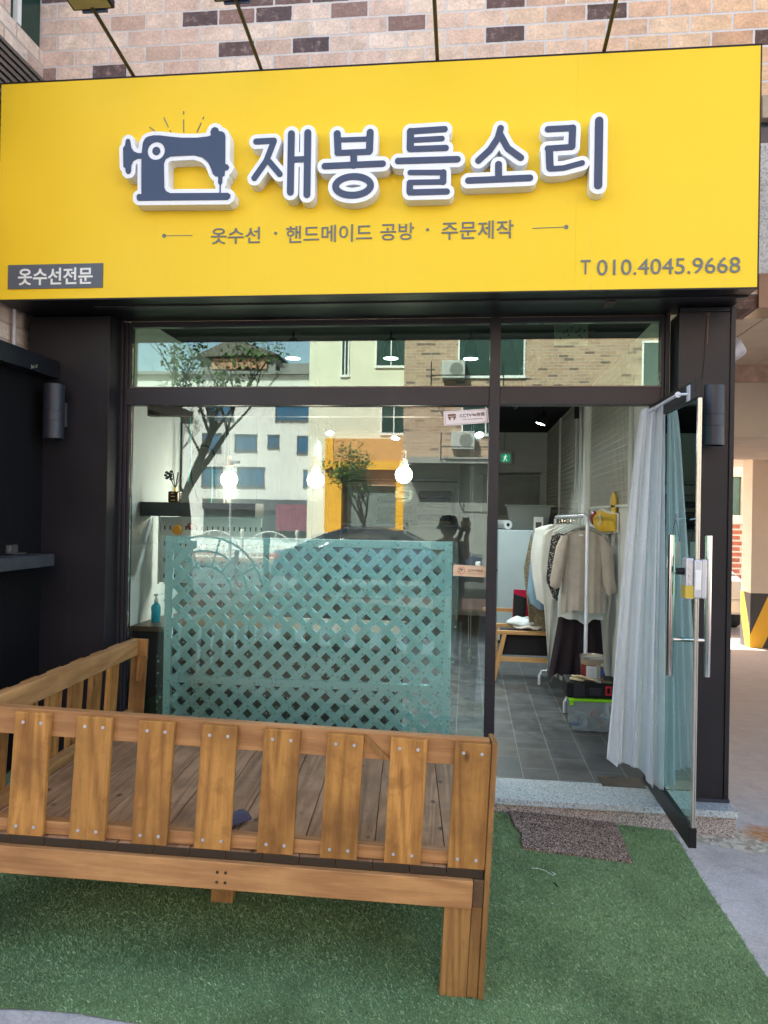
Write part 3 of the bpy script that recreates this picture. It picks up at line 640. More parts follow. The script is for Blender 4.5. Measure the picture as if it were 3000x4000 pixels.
g = G().box(-2.386, -2.380, -.50, -.40, 1.365, 1.405); g.box(-2.386, -2.335, -.50, -.40, 1.358, 1.364); g.box(-2.386,-2.379,-.47,-.455,1.375,1.395)
tag(single('metal_bracket', g, STEEL, 'small bare metal angle bracket on the ledge shelf', 'bracket'))

# ---------------- wooden deck bench
WL, WD = (.47,.235,.062), (.27,.12,.032)
W_SL = wood('stained_slat', 'z', (.47,.222,.055), (.24,.098,.024), .7, .55)
W_RX = wood('stained_rail', 'x', (.50,.25,.095), (.30,.135,.05), .3, .5, False)
W_RY = wood('stained_side_rail', 'y', (.46,.25,.10), (.27,.13,.045), .35, .5, False)
W_DK = wood('weathered_deck', 'y', (.45,.255,.135), (.23,.122,.062), .5, .6, end=True)
W_LG = wood('stained_leg', 'z', (.36,.18,.055), (.20,.09,.030), .7, .5, False)
W_EG = plain('end_grain', (.060,.035,.018), .8, 0, .35, 40)
QM = Matrix(((.9959,-.08062,.04093),(.07974,.99656,.02258),(-.04261,-.01922,.99891))).to_4x4(); QM.translation = Vector((.07325,-1.67868,.45286))
DB = thing('wooden_deck_bench', 'stained timber deck platform with slatted railings on the turf', 'deck bench', mat=QM)
SCR = plain('zinc_screw', (.62,.62,.64), .3, .8); SCD = plain('screw_recess', (.03,.03,.03), .8)
def part(n, g, m, b=.003, par=None, lab=None): return build(n, g, m, par or DB, local=True, bevel=b, label=lab)
sp0 = .2084; proto = None
def slat_mesh(): return G().box(0, .12, 0, .020, 0, .405)
def screw_g(x, z): return G().lathe([(.0024,-.0006),(.0030,-.0014),(.0056,-.0012),(.0056,0)], (x,0,z), 12, 'y')
slat = part('slat', slat_mesh(), W_SL, .003)
scs = []
for x, z in ((.030,.372),(.090,.372),(.030,.030),(.090,.030)):
    s_ = build('screw', screw_g(x, z), SCR, slat, local=True, smooth=True); scs.append(s_)
    s2 = build('screw_cross', G().box(x-.0024, x+.0024, -.0018, -.0013, z-.0006, z+.0006).box(x-.0006, x+.0006, -.0019, -.00135, z-.0024, z+.0024), SCD, s_, local=True) if False else None
slat.location = (-.12-7*sp0, 0, 0)
def copy_slat(loc, rz=0.0):
    c = slat.copy(); COL.objects.link(c); c.location = loc; c.rotation_euler = (0, 0, rz); c.parent = DB
    for s_ in scs: d = s_.copy(); COL.objects.link(d); d.parent = c
    return c
for i in range(1, 8): copy_slat((-.12-(7-i)*sp0, 0, 0 if i != 4 else .001))
for j in range(7): copy_slat((-1.765, 1.33-j*sp0, 0.008), R(-90))
part('top_rail', G().box(-1.745, -.004, .0205, .060, .325, .413), W_RX)
part('bottom_rail', G().box(-1.705, -.004, .0205, .060, .001, .045), W_RX)
part('apron', G().box(-1.78, -.037, -.018, .020, -.119, -.030), W_RX)
part('side_top_rail', G().box(-1.744, -1.704, .061, 1.465, .333, .418), W_RY)
part('side_bottom_rail', G().box(-1.744, -1.704, .061, 1.465, .001, .045), W_RY)
part('back_post', G().box(-1.738, -1.655, 1.466, 1.486, -.30, .420), W_LG)
part('side_brace', G().hexa([(-1.70,1.452,.20),(-1.675,1.452,.20),(-1.675,1.465,.20),(-1.70,1.465,.20),(-1.70,1.452,.33),(-1.645,1.452,.33),(-1.645,1.465,.33),(-1.70,1.465,.33)]), W_LG, 0)
part('brace', G().hexa([(-.352,.0125,.327),(-.322,.0125,.327),(-.322,.0203,.327),(-.352,.0203,.327),(-.440,.0125,.406),(-.412,.0125,.406),(-.412,.0203,.406),(-.440,.0203,.406)]), W_LG, 0)
part('corner_board', G().box(.001, .019, -.006, .112, -.428, .412), W_LG)
part('leg', G().box(-.123, -.036, .001, .040, -.428, -.1195), W_LG)
part('leg', G().box(-.035, 0, .001, .095, -.428, -.1195), W_LG)
part('side_beam', G().box(-.036, 0, -.002, 1.44, -.118, -.031), wood('dark_side_beam', 'y', (.16,.085,.04), (.09,.05,.025), .5, .6, False))
part('inner_beam', G().box(-1.70, -.037, .022, .060, -.119, -.031), W_RX)
part('back_beam', G().box(-1.745, -.037, 1.40, 1.44, -.119, -.031), W_RX)
part('side_beam', G().box(-1.745, -1.705, .022, 1.40, -.119, -.031), W_RY)
pk = part('deck_plank', G().box(-.121, -.003, .002, 1.44, -.030, -.001), W_DK, .002)
for k in range(1, 15):
    c = pk.copy(); COL.objects.link(c); c.parent = DB; c.location = (-k*.1207, 0, 0)
W_LD = W_LG
part('leg', G().box(-.985, -.898, .42, .46, -.445, -.031), W_LD)
part('leg', G().box(-1.745, -1.66, .022, .06, -.43, -.1195), W_LD)
part('leg', G().box(-.123, -.036, 1.36, 1.398, -.40, -.1195), W_LD)
part('leg', G().box(-.985, -.898, 1.36, 1.398, -.40, -.1195), W_LD)
for x, z in ((-.865,-.062),(-.838,-.062),(-.865,-.094),(-.838,-.094)):
    part('plugged_screw', G().lathe([(.0052,-.0195),(.0052,-.0178)], (x,0,z), 10, 'y'), W_EG, 0)
# purple-grey curved plastic scrap lying on the deck
g = G(); n = 14
def capf(u, v):
    a = math.pi*(.08+.84*u); w_ = .075*(1 if v < .6 else math.cos((v-.6)/.4*1.35))
    return (math.cos(a)*.042, -.06+.12*v, .004+math.sin(a)*.030*(1 if v < .5 else 1))
g.surf(capf, n, 8)
cp = build('plastic_gutter_scrap', g, plain('plum_plastic', (.075,.065,.115), .5, 0, .05), None, smooth=True, solid=.002)
cp.matrix_world = QM @ Matrix.Translation((-.880,.215,.0)) @ Matrix.Rotation(R(-35), 4, 'Z')
tag(cp, 'curved dark purple plastic piece lying on the deck boards', 'plastic scrap')

# ---------------- door mat
def mat_top(u, v):
    P = [(.229,-.290),(.757,-.296),(.759,-.672),(.276,-.655)]
    a = Vector(P[0]).lerp(Vector(P[1]), u); b = Vector(P[3]).lerp(Vector(P[2]), u); p = a.lerp(b, v)
    if u < .12: p.x -= .05*math.exp(-((v-.62)/.18)**2)*(-1)*(1-u/.12)*.4
    return (p.x, p.y, gz(p.x, p.y)+.020+(.004*math.sin(v*9+u*4)))
g = G().surf(mat_top, 60, 44)
def edge(fn, n): return [fn(i/(n-1)) for i in range(n)]
for E_ in (edge(lambda k: mat_top(k, 1), 60), edge(lambda k: mat_top(0, k), 44), edge(lambda k: mat_top(1, k), 44), edge(lambda k: mat_top(k, 0), 60)):
    n = len(E_); g.add(E_+[(x, y, gz(x, y)+.002) for x, y, z in E_], [(i, i+1, n+i+1, n+i) for i in range(n-1)])
t = NT('coil_mat'); v = t.coord(); n1 = t.n('TexNoise', i_Vector=v, i_Scale=85.0, i_Detail=1.0, i_Roughness=.5, i_Distortion=2.5)
vo = t.n('TexVoronoi', i_Vector=v, i_Scale=130.0)
c = t.ramp(n1.outputs[0], [(.44,(.018,.014,.013)),(.5,(.15,.11,.10)),(.54,(.50,.40,.37)),(.7,(.62,.53,.49))])
c = t.mix(1.0, c, (1.0,.90,.82), 'MULTIPLY'); c = t.mix(t.ramp(t.noise(v, 3, 3), [(.3,0),(.7,.3)]), c, (.12,.09,.06)); 
o = single('door_mat', g, t.done(t.bsdf(c, .85, 0, t.bump(n1.outputs[0], 1.0, .012))), 'brown speckled coil door mat lying askew at the doorstep', 'door mat', smooth=True)
# small litter on the turf
def litter(name, pts, r, m, label, cat):
    g = G().tube([(x, y, gz(x, y)+.014) for x, y in pts], r, 6); return single(name, g, m, label, cat)
litter('loose_thread', [(.30,-.83),(.33,-.825),(.36,-.84),(.385,-.87),(.40,-.855),(.385,-.845)], .0009, WHT, 'loose white thread curled on the turf in front of the door mat', 'thread')
litter('twig', [(.385,-.93),(.395,-.955)], .003, BLKM, 'short dark twig on the turf in front of the door mat', 'twig')

# ---------------- window display: lattice with lace
def thinplastic(name, col):
    t = NT(name); d = t.bsdf(col, .5); tl = t.n('BsdfTranslucent'); tl.inputs[0].default_value = (*col, 1); m = t.n('MixShader'); m.inputs[0].default_value = .12
    t.t.links.new(d.outputs[0], m.inputs[1]); t.t.links.new(tl.outputs[0], m.inputs[2]); return t.done(m)
MINT = thinplastic('mint_paint', (.62,.95,1.0))
LS = thing('lattice_screen', 'mint painted wooden lattice screen standing behind the shop window', 'screen', (-.94, .17, .17))
X0, X1, Z0, Z1 = -1.795, -.085, .18, 1.448
g = G(); g.box(X0, X0+.045, .15, .18, Z0, Z1); g.box(X1-.045, X1, .15, .18, Z0, Z1); g.box(X0+.046, X1-.046, .15, .18, Z1-.045, Z1); g.box(X0+.046, X1-.046, .1455, .18, .578, .622)
build('frame', g, MINT, LS, bevel=.002)
def clip_strip(cx, cz, sgn, y0, y1, w=.034):
    # strip along direction (1, sgn) through (cx, cz) clipped to the frame
    g = G(); x0, x1, z0, z1 = X0+.04, X1-.04, Z0, Z1-.04
    ts = []
    lo, hi = -9, 9
    lo = max(lo, x0-cx); hi = min(hi, x1-cx)
    a, b = ((z0-cz)*sgn, (z1-cz)*sgn); lo = max(lo, min(a, b)); hi = min(hi, max(a, b))
    if hi-lo < .03: return g
    p = Vector((cx+lo, (y0+y1)/2, cz+lo*sgn)); q = Vector((cx+hi, (y0+y1)/2, cz+hi*sgn))
    return g.beam(p, q, w, y1-y0, (0,1,0))
for sgn, y0, y1 in ((1,.155,.163),(-1,.1632,.171)):
    g = G(); k = -12
    per = .1165
    for k in range(-14, 30):
        h = clip_strip(X0+k*per, Z0 if sgn > 0 else Z1, sgn, y0, y1, .040); g.add(h.v, h.f)
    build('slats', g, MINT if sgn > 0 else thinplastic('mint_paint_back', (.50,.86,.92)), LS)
def lace_f(u, v):
    x = -1.822+u*(1.765); z = 1.452-v*1.27
    return (x+.012*math.sin(v*7)*(1 if u < .02 or u > .98 else .2), .138-.006*abs(math.sin(u*31))*math.sin(v*5)-.0, z-.010*(math.sin(u*3.1) if v == 0 else 0))
g = G().surf(lace_f, 90, 40)
t = NT('lace'); v = t.coord()
flo = t.n('TexVoronoi', i_Vector=v, i_Scale=30.0); flo.inputs['Randomness'].default_value = .55
d = flo.outputs['Distance']
pet = t.ramp(d, [(.0, .15), (.07, .15), (.10, 1), (.2, 1), (.26, 0)])
n = t.noise(v, 120, 3, .7); pet = t.math('MULTIPLY', pet, t.ramp(n, [(.40, 0), (.5, 1)]))
bs = t.n('BsdfDiffuse'); bs.inputs[0].default_value = (.66,.98,.98,1); tr = t.n('BsdfTransparent'); tr.inputs[0].default_value = (.93,1,1,1)
tl = t.n('BsdfTranslucent'); tl.inputs[0].default_value = (.5,.86,.83,1); m0 = t.n('MixShader'); t.t.links.new(bs.outputs[0], m0.inputs[1]); t.t.links.new(tl.outputs[0], m0.inputs[2]); m0.inputs[0].default_value = .15
mx = t.n('MixShader'); al = t.math('ADD', t.math('ADD', t.math('MULTIPLY', pet, .40), .08), t.math('MULTIPLY', t.ramp(t.noise(v, 260, 2), [(.45, 0), (.55, 1)]), .12), True)
t.t.links.new(al, mx.inputs[0]); t.t.links.new(tr.outputs[0], mx.inputs[1]); t.t.links.new(m0.outputs[0], mx.inputs[2])
single('lace_cover', g, t.done(mx), 'translucent mint lace with small flowers draped over the lattice screen', 'lace cloth', smooth=True)

# ---------------- stickers on the glass
def sticker(corners, name, label, body, col, m):
    ST_ = thing(name, label, 'sticker', (corners[3][0], -.006, corners[3][1]))
    y = -.0065; c = [Vector((x, 0, z)) for x, z in corners]     # tl, tr, br, bl
    def P(u, v, d): p = c[3].lerp(c[2], u).lerp(c[0].lerp(c[1], u), v); return (p.x, y-d, p.z)
    g = G(); g.hexa([P(0,0,.002), P(1,0,.002), P(1,0,0), P(0,0,0), P(0,1,.002), P(1,1,.002), P(1,1,0), P(0,1,0)]); build('plate', g, m, ST_)
    return ST_, P
def warp(g, P, d): return G().add([P(x, z, d+(.001 if y < 0 else 0)) for x, y, z in g.v], g.f)
PK = plain('pink_white_plastic', (.80,.70,.70), .4, var=.03)
A, P = sticker([(-.145,2.173),(.098,2.19),(.106,2.112),(-.138,2.094)], 'camera_notice', 'white surveillance notice reading CCTV at the top of the window', '', None, PK)
g = G()
for a0, a1, b0, b1 in ((.03,.97,.06,.075),(.03,.97,.925,.94),(.03,.036,.075,.925),(.964,.97,.075,.925)): g.add([P(a0,b0,.0024),P(a1,b0,.0024),P(a1,b1,.0024),P(a0,b1,.0024)], [(0,1,2,3)])
DK = plain('notice_ink', (.06,.06,.07), .6); RD = plain('notice_red', (.62,.05,.05), .6); BR = plain('notice_brown', (.20,.10,.07), .5)
build('border_line', g, DK, A)
build('notice_lettering', warp(text_g('CCTV', .36, .63, .50, .72, 0, .002, .01), P, .003), DK, A)
build('notice_lettering', warp(text_g('녹화중', .64, .92, .50, .76, 0, .002, .02), P, .003), RD, A)
build('notice_small_print', warp(text_g('Video Camera Recording', .42, .86, .27, .39, 0, .002, .0), P, .003), DK, A)
g = G(); a = [(.09,.75),(.13,.80),(.17,.77),(.21,.80),(.28,.76),(.275,.55),(.25,.38),(.185,.30),(.12,.38),(.095,.55)]
g.add([P(u, v, .003) for u, v in a], [tuple(range(len(a)))]); build('camera_picture', g, BR, A)
g = G(); g.add([P(u, v, .0036) for u, v in ((.155,.30),(.215,.30),(.215,.52),(.155,.52))], [(0,1,2,3)]); g.add([P(u, v, .0036) for u, v in ((.10,.60),(.27,.62),(.27,.645),(.10,.625))], [(0,1,2,3)]); build('camera_picture_light', g, PK, A)
A, P = sticker([(-.074,1.330),(.104,1.324),(.102,1.264),(-.077,1.269)], 'camera_notice', 'pale wooden CCTV notice with a red circle at the right edge of the window', '', None, wood('pine_plate', 'x', (.80,.58,.40), (.66,.44,.28), .1, .5, False))
build('notice_lettering', warp(text_g('CCTV작동중', .45, .90, .42, .70, 0, .002, .01), P, .003), DK, A)
build('notice_small_print', warp(text_g('Video Camera Recording', .45, .86, .24, .33, 0, .002, 0), P, .003), DK, A)
g = G(); vs = []; n = 30
for rr in (.34, .295):
    for k in range(n): vs.append(P(.245+rr*.335*math.cos(2*math.pi*k/n), .5+rr*math.sin(2*math.pi*k/n), .003))
g.add(vs, [(k, (k+1) % n, n+(k+1) % n, n+k) for k in range(n)]); build('red_ring', g, RD, A)
g = G()
for q4 in (((.19,.60),(.30,.54),(.30,.64),(.20,.70)),((.18,.34),(.19,.34),(.19,.66),(.18,.66)),((.19,.38),(.26,.40),(.26,.44),(.19,.42)),((.245,.40),(.26,.40),(.26,.56),(.245,.56))): g.add([P(u, v, .0032) for u, v in q4], [(0,1,2,3)])
build('camera_picture', g, DK, A)
# ---------------- open glass door (a part of the shop)
DR = build('door', G().box(.968, 1.002, -.775, .06, .183, .272), BLK, SB, bevel=.002)
build('top_rail', G().box(.968, 1.002, -.775, .06, 2.128, 2.212), BLK, DR, bevel=.002)
build('glass_pane', G().box(.980, .990, -.768, .055, .272, 2.128), glass('door_glass', (.50,.74,.69), 2.6, .02, (.70,.98,.95)), DR)
g = G().box(.977, .993, -.782, -.764, .274, 2.126); g.box(.978, .984, -.786, -.7815, .274, 2.126); g.box(.988, .993, -.786, -.7815, .274, 2.126)
build('edge_strip', g, plain('aluminium_strip', (.62,.60,.54), .25, .9, .05), DR, bevel=.001)
def pull(x, s):
    g = G().tube([(x,-.675,.905),(x,-.675,1.53)], .0155, 20)
    h = build('pull_handle', g, CHR, DR, smooth=True)
    g = G()
    for z in (1.065, 1.365): g.tube([(x, -.675, z), (.979 if s < 0 else .991, -.675, z)], .0095, 12)
    build('standoff', g, CHR, h, smooth=True)
pull(.905, -1); pull(1.062, 1)
SILV = plain('silver_lock', (.52,.53,.58), .3, .6, .05)
lk = build('door_lock', G().box(.935, .968, -.792, -.725, 1.255, 1.435).box(.968, 1.000, -.800, -.785, 1.262, 1.428).box(1.0, 1.022, -.795, -.73, 1.26, 1.43), SILV, DR, bevel=.006)
g = G()
for z in (1.392, 1.36, 1.325): g.lathe([(.006,-.798),(.006,-.790)], (.952,0,z), 14, 'y')
build('lock_button', g, STEEL, lk, smooth=True)
build('thumb_turn', G().lathe([(.014,.905),(.016,.936)], (0,-.76,1.375), 18, 'x'), BLKM, lk, smooth=True)
build('yellow_tape', G().box(.9335, .9695, -.7935, -.722, 1.262, 1.315), plain('ochre_tape', (.55,.40,.06), .35, 0, .1), lk)
build('strike_window', G().box(.972, .996, -.8025, -.7995, 1.30, 1.385), plain('lock_white', (.75,.74,.70), .4), lk)
# sign card hanging behind the handle
g = G().tube([(.968,-.64,1.60),(.93,-.64,1.605)], .004, 8).tube([(.932,-.64,1.605),(.93,-.645,1.625)], .003, 8)
HK = thing('door_card', 'small white card hanging on a wire hook inside the glass door', 'hanging card', (.93,-.64,1.42))
build('hook', g, CHR, HK, smooth=True)
build('wire', G().tube([(.930,-.64,1.60),(.915,-.66,1.56),(.905,-.665,1.50)], .0012, 6).tube([(.930,-.64,1.60),(.945,-.62,1.56),(.955,-.615,1.50)], .0012, 6), BLKM, HK)
build('card', G().hexa([(.885,-.670,1.385),(.955,-.61,1.385),(.957,-.612,1.385),(.887,-.672,1.385),(.897,-.668,1.500),(.957,-.612,1.500),(.959,-.614,1.500),(.899,-.670,1.500)]), WHT, HK)
# curtain rod and curtain on the inner face of the door
RW = plain('white_metal', (.66,.68,.78), .35, .2)
RD_ = thing('curtain_rod', 'thin white curtain rod bracketed along the top of the open door', 'curtain rod', (.93,-.3,2.15))
build('rod', G().tube([(.925,-.655,2.158),(.925,.05,2.158)], .0075, 12), RW, RD_, smooth=True)
build('bracket', G().tube([(.925,-.665,2.158),(.967,-.685,2.158)], .006, 10).box(.960,.9675,-.705,-.665,2.125,2.195), RW, RD_, bevel=.002)
build('rod_eye', G().lathe([(.004,-.012),(.013,-.012),(.013,0),(.004,0)], (.925,-.655,2.158), 16, 'y'), RW, RD_, smooth=True)
def curt(u, v):
    z = 2.172-v*(1.815+.085*u)-(.02*math.sin(u*9) if v == 1 else 0)
    w = .10+.13*min(1, v*1.15)**.8; x = .962-.0-(1-u)*w*1.0 if False else None
    s = u*1.0
    x = .975-(1-s)*(.085+.150*v**.75)+(.007*math.sin(u*27+v*1.5)+.007*math.sin(u*49+2.1*math.sin(v*3)))*(.3+v)*(1-s**4)
    y = -.16+(.040*math.sin(u*21.0+1.2*math.sin(v*2.2))+.018*math.sin(u*47+3.0*v)+.010*math.sin(u*83-2*v))*(.35+.65*v)+.05*(1-s)-(.18+.10*v)*s**2*(.6)
    return (x, y, z)
g = G().surf(curt, 130, 60)
t = NT('voile'); v = t.coord(); p = t.n('BsdfDiffuse'); p.inputs[0].default_value = (.93,.95,.98,1); tl = t.n('BsdfTranslucent'); tl.inputs[0].default_value = (.93,.95,.98,1)
a_ = t.n('MixShader'); a_.inputs[0].default_value = .45; t.t.links.new(p.outputs[0], a_.inputs[1]); t.t.links.new(tl.outputs[0], a_.inputs[2])
tr = t.n('BsdfTransparent'); mx = t.n('MixShader'); sp = t.n('SeparateXYZ', i_0=v)
bands = t.math('ADD', t.ramp(sp.outputs[2], [(.285, 0), (.30, 1), (.50, 1), (.515, 0)]), t.math('MULTIPLY', t.ramp(t.math('SUBTRACT', sp.outputs[2], 1.0), [(.15, 0), (.17, 1), (.50, 1), (.52, 0)]), .7))
ln = t.n('TexNoise', i_Vector=v, i_Scale=38.0, i_Detail=2.0, i_Distortion=3.0); lc = t.ramp(ln.outputs[0], [(.47, 0), (.5, 1), (.53, 0)])
al = t.math('ADD', .78, t.math('MULTIPLY', t.math('MULTIPLY', bands, lc), .3), True)
t.t.links.new(al, mx.inputs[0]); t.t.links.new(tr.outputs[0], mx.inputs[1]); t.t.links.new(a_.outputs[0], mx.inputs[2])
single('curtain', g, t.done(mx), 'sheer white curtain with lace bands gathered on the open door', 'curtain', smooth=True)

# ---------------- interior
WARM = emit('warm_bulb', (1.0,.93,.72), 5.0); COOL = emit('cool_lamp', (.80,1.0,1.0), 8.0)
COP = plain('copper', (.75,.42,.26), .3, .9)
def pendant(x, z, label, first=None):
    if first: return dup(first, (x, 1.0, z), label)
    P_ = thing('pendant_bulb', label, 'pendant lamp', (x, 1.0, z), 'globe bulbs hanging in the shop window')
    gl = build('globe', G().ball((x,1.0,z-.0), .059, 24, 16), WARM, P_, smooth=True)
    build('collar', G().lathe([(.03,.056),(.036,.05),(.026,.085),(.018,.095)], (x,1.0,z), 20), plain('mint_collar', (.45,.60,.56), .4), P_, smooth=True)
    g = G().lathe([(.026,.088),(.030,.092),(.030,.10),(.022,.102),(.017,.11)], (x,1.0,z), 20)
    for k in range(6): g.tube([(x+.018*math.cos(k*1.047), 1.0+.018*math.sin(k*1.047), z+.10), (x+.015*math.cos(k*1.047), 1.0+.015*math.sin(k*1.047), z+.155)], .0025, 6)
    g.lathe([(.018,.152),(.018,.165),(.006,.172)], (x,1.0,z), 16)
    build('socket_cage', g, COP, P_, smooth=True)
    build('cord', G().tube([(x,1.0,z+.17),(x,1.0,2.80)], .0022, 6), BLKM, P_)
    return P_
pb = pendant(-1.691, 1.828, 'globe bulb hanging in the window, leftmost of the three')
pendant(-1.065, 1.832, 'globe bulb hanging in the window, middle of the three', pb)
pendant(-.446, 1.875, 'globe bulb hanging in the window, rightmost and highest of the three', pb)
for n, x in (('bulb_light', -1.69), ('bulb_light', -1.065), ('bulb_light', -.446)):
    l = bpy.data.lights.new(n, 'POINT'); l.energy = 2; l.color = (1,.85,.62); l.shadow_soft_size = .06; o = bpy.data.objects.new(n, l); COL.objects.link(o); o.location = (x, 1.0, 1.74)
def spot(x, y, z, tilt, az, label, watt=25):
    L = thing('track_spotlight', label, 'spotlight', (x, y, z), 'spotlights on the ceiling track')
    M_ = Matrix.Translation((x, y, z)) @ Matrix.Rotation(az, 4, 'Z') @ Matrix.Rotation(tilt, 4, 'X')
    def tf(g): g.v = [tuple(M_ @ Vector(v)) for v in g.v]; return g
    build('housing', tf(G().lathe([(.042,.005),(.055,0),(.055,.02),(.045,.09),(.03,.13),(.006,.135)], (0,0,0), 24)), BLK, L, smooth=True)
    build('lamp_disc', tf(G().lathe([(.001,-.004),(.046,.002),(.040,.006)], (0,0,0), 24)), COOL, L, smooth=True)
    build('stem', G().tube([tuple(M_ @ Vector((0,0,.12))), (x, y, 2.795)], .006, 8), BLKM, L)
    l = bpy.data.lights.new('spot_light', 'SPOT'); l.energy = watt; l.spot_size = R(110); l.spot_blend = .7; l.color = (.86,1,.97); l.shadow_soft_size = .05
    o = bpy.data.objects.new('spot_light', l); COL.objects.link(o); o.matrix_world = M_ @ Matrix.Translation((0,0,-.02))
for a_ in ((-1.17,.70,2.62,0,0,'track spotlight nearest the left end of the top window'),(-.52,.72,2.62,0,0,'track spotlight in the middle of the top window'),(.0,.75,2.62,0,0,'track spotlight just left of the centre post'),
    (.395,1.15,2.60,R(38),R(60),'tilted track spotlight seen above the doorway'),(-1.60,4.3,2.52,R(25),R(200),'far track spotlight above the left bulb'),(-.87,4.6,2.50,R(25),R(160),'far track spotlight in the middle of the window'),(.11,4.2,2.50,R(35),R(190),'far track spotlight beside the centre post'),
    (.265,.95,2.36,R(48),R(75),'black spotlight just inside the top left of the doorway'),(.55,1.9,2.58,R(30),R(90),'track spotlight washing the wire grid nearest the door'),(.72,3.6,2.55,R(20),R(90),'far track spotlight washing the mesh wall')): spot(*a_, watt=(2.5 if a_[1] < .8 else 15))
# shelf, diffuser, pegboard, desk on the left
tag(single('wall_shelf', G().box(-2.04, -1.30, .33, .52, 1.565, 1.652), plain('charcoal_shelf', (.035,.045,.047), .5), 'charcoal floating shelf beside the left wall inside the window', 'shelf', bevel=.002))
RDf = thing('reed_diffuser', 'dark reed diffuser bottle with black reeds and a dried flower on the shelf', 'diffuser', (-1.85,.42,1.652))
build('bottle', G().box(-1.885, -1.818, .388, .452, 1.653, 1.722), plain('amber_glass', (.03,.018,.012), .12), RDf, bevel=.006)
build('collar', G().lathe([(.010,1.722),(.011,1.75),(.008,1.752)], (-1.851,.42,0), 16), plain('gold', (.8,.6,.22), .25, .9), RDf, smooth=True)
build('bottle_print', G().box(-1.865, -1.838, .3868, .3877, 1.664, 1.668).box(-1.865, -1.838, .3868, .3877, 1.688, 1.692).box(-1.862, -1.841, .3868, .3877, 1.708, 1.712), plain('gold_print', (.7,.5,.15), .4, .5), RDf)
g = G()
for k, (dx, dy, h) in enumerate(((-.05,0,.09),(-.03,.02,.10),(-.012,-.01,.095),(.01,.015,.10),(.03,-.01,.098),(.045,.01,.10),(-.04,-.02,.08))): g.tube([(-1.851,.42,1.74), (-1.851+dx*.9, .42+dy, 1.745+h)], .0022, 6)
build('reeds', g, BLKM, RDf)
g = G()
for k in range(9):
    a = k*2.4; g.ball((-1.897+.018*math.cos(a), .42+.01*math.sin(a), 1.80+.006*k), .012, 8, 6, (1,.4,.7))
build('dried_flower', g, plain('dried_leaf', (.03,.06,.055), .8), RDf)
PG = thing('pegboard', 'white slotted pegboard hanging under the charcoal shelf', 'pegboard', (-1.7,.55,1.12))
t = NT('pegboard_white'); c = t.n('TexCoord'); sp = t.n('SeparateXYZ', i_0=c.outputs['Object'])
def per(o_, p, w): return t.math('LESS_THAN', t.math('ABSOLUTE', t.math('SUBTRACT', t.math('FRACT', t.math('DIVIDE', o_, p)), .5)), w)
k = t.math('MULTIPLY', per(sp.outputs[0], .036, .14), per(sp.outputs[2], .105, .13))
t.done(t.bsdf(t.mix(k, (.66,.70,.70), (.02,.025,.025)), .5))
build('board', G().box(-2.00, -1.32, .55, .556, 1.13, 1.56), t.m, PG)
build('edge', G().box(-2.012, -2.001, .545, .56, 1.12, 1.565), WHT, PG)
tag(single('orange_spool', G().lathe([(.010,.500),(.028,.502),(.034,.52),(.028,.538),(.010,.54)], (-1.873,0,1.475), 20, 'y'), plain('orange_plastic', (.75,.33,.03), .4), 'round orange tape hanging on the pegboard', 'tape', smooth=True))
tag(single('red_pincushion', G().ball((-1.77,.50,1.50), .026, 14, 10, (1.2,.6,1)), plain('dull_red', (.30,.05,.05), .6), 'dull red pincushion hanging on the pegboard', 'pincushion', smooth=True))
DK_ = thing('sewing_desk', 'black desk with a brown wooden top behind the lattice screen', 'desk', (-1.7,.5,.17))
build('top', G().box(-2.035, -.40, .215, .80, .862, .893), wood('desk_top', 'x', (.20,.135,.085), (.10,.065,.04), .3, .4, False), DK_, bevel=.002)
build('cabinet', G().box(-2.03, -.46, .235, .78, .18, .860), BLKM, DK_)  # black cabinet widened to keep the lattice holes dark
build('leg', G().box(-.45, -.41, .235, .275, .18, .860), BLKM, DK_); build('leg', G().box(-.45, -.41, .74, .78, .18, .860), BLKM, DK_)
SBt = thing('sanitizer_bottle', 'blue hand sanitizer pump bottle on the desk by the left wall', 'bottle', (-1.955,.40,.894))
build('bottle', G().lathe([(.027,.894),(.030,.90),(.028,.95),(.030,.985),(.024,1.0),(.012,1.012),(.012,1.02)], (-1.955,.40,0), 24), plain('blue_gel', (.03,.40,.55), .2), SBt, smooth=True)
build('pump', G().lathe([(.012,1.02),(.013,1.035),(.006,1.04),(.006,1.055),(.014,1.058),(.012,1.07)], (-1.955,.40,0), 16), WHT, SBt, smooth=True)
CBt = thing('added_dark_cabinet', 'added tall dark grey cabinet that darkens the left wall behind the hanging strap', 'cabinet', (-1.85,2.6,.17))  # cabinet added to make the rear part of the left wall read dark
CBm = plain('cabinet_grey', (.10,.115,.11), .6)
build('carcass', G().box(-2.04, -1.72, .98, 4.6, .18, 2.45), CBm, CBt, bevel=.004)
for k in range(5): build('cabinet_door', G().box(-1.719, -1.70, 1.0+k*.72, 1.71+k*.72, .2, 2.43), CBm, CBt, bevel=.003)
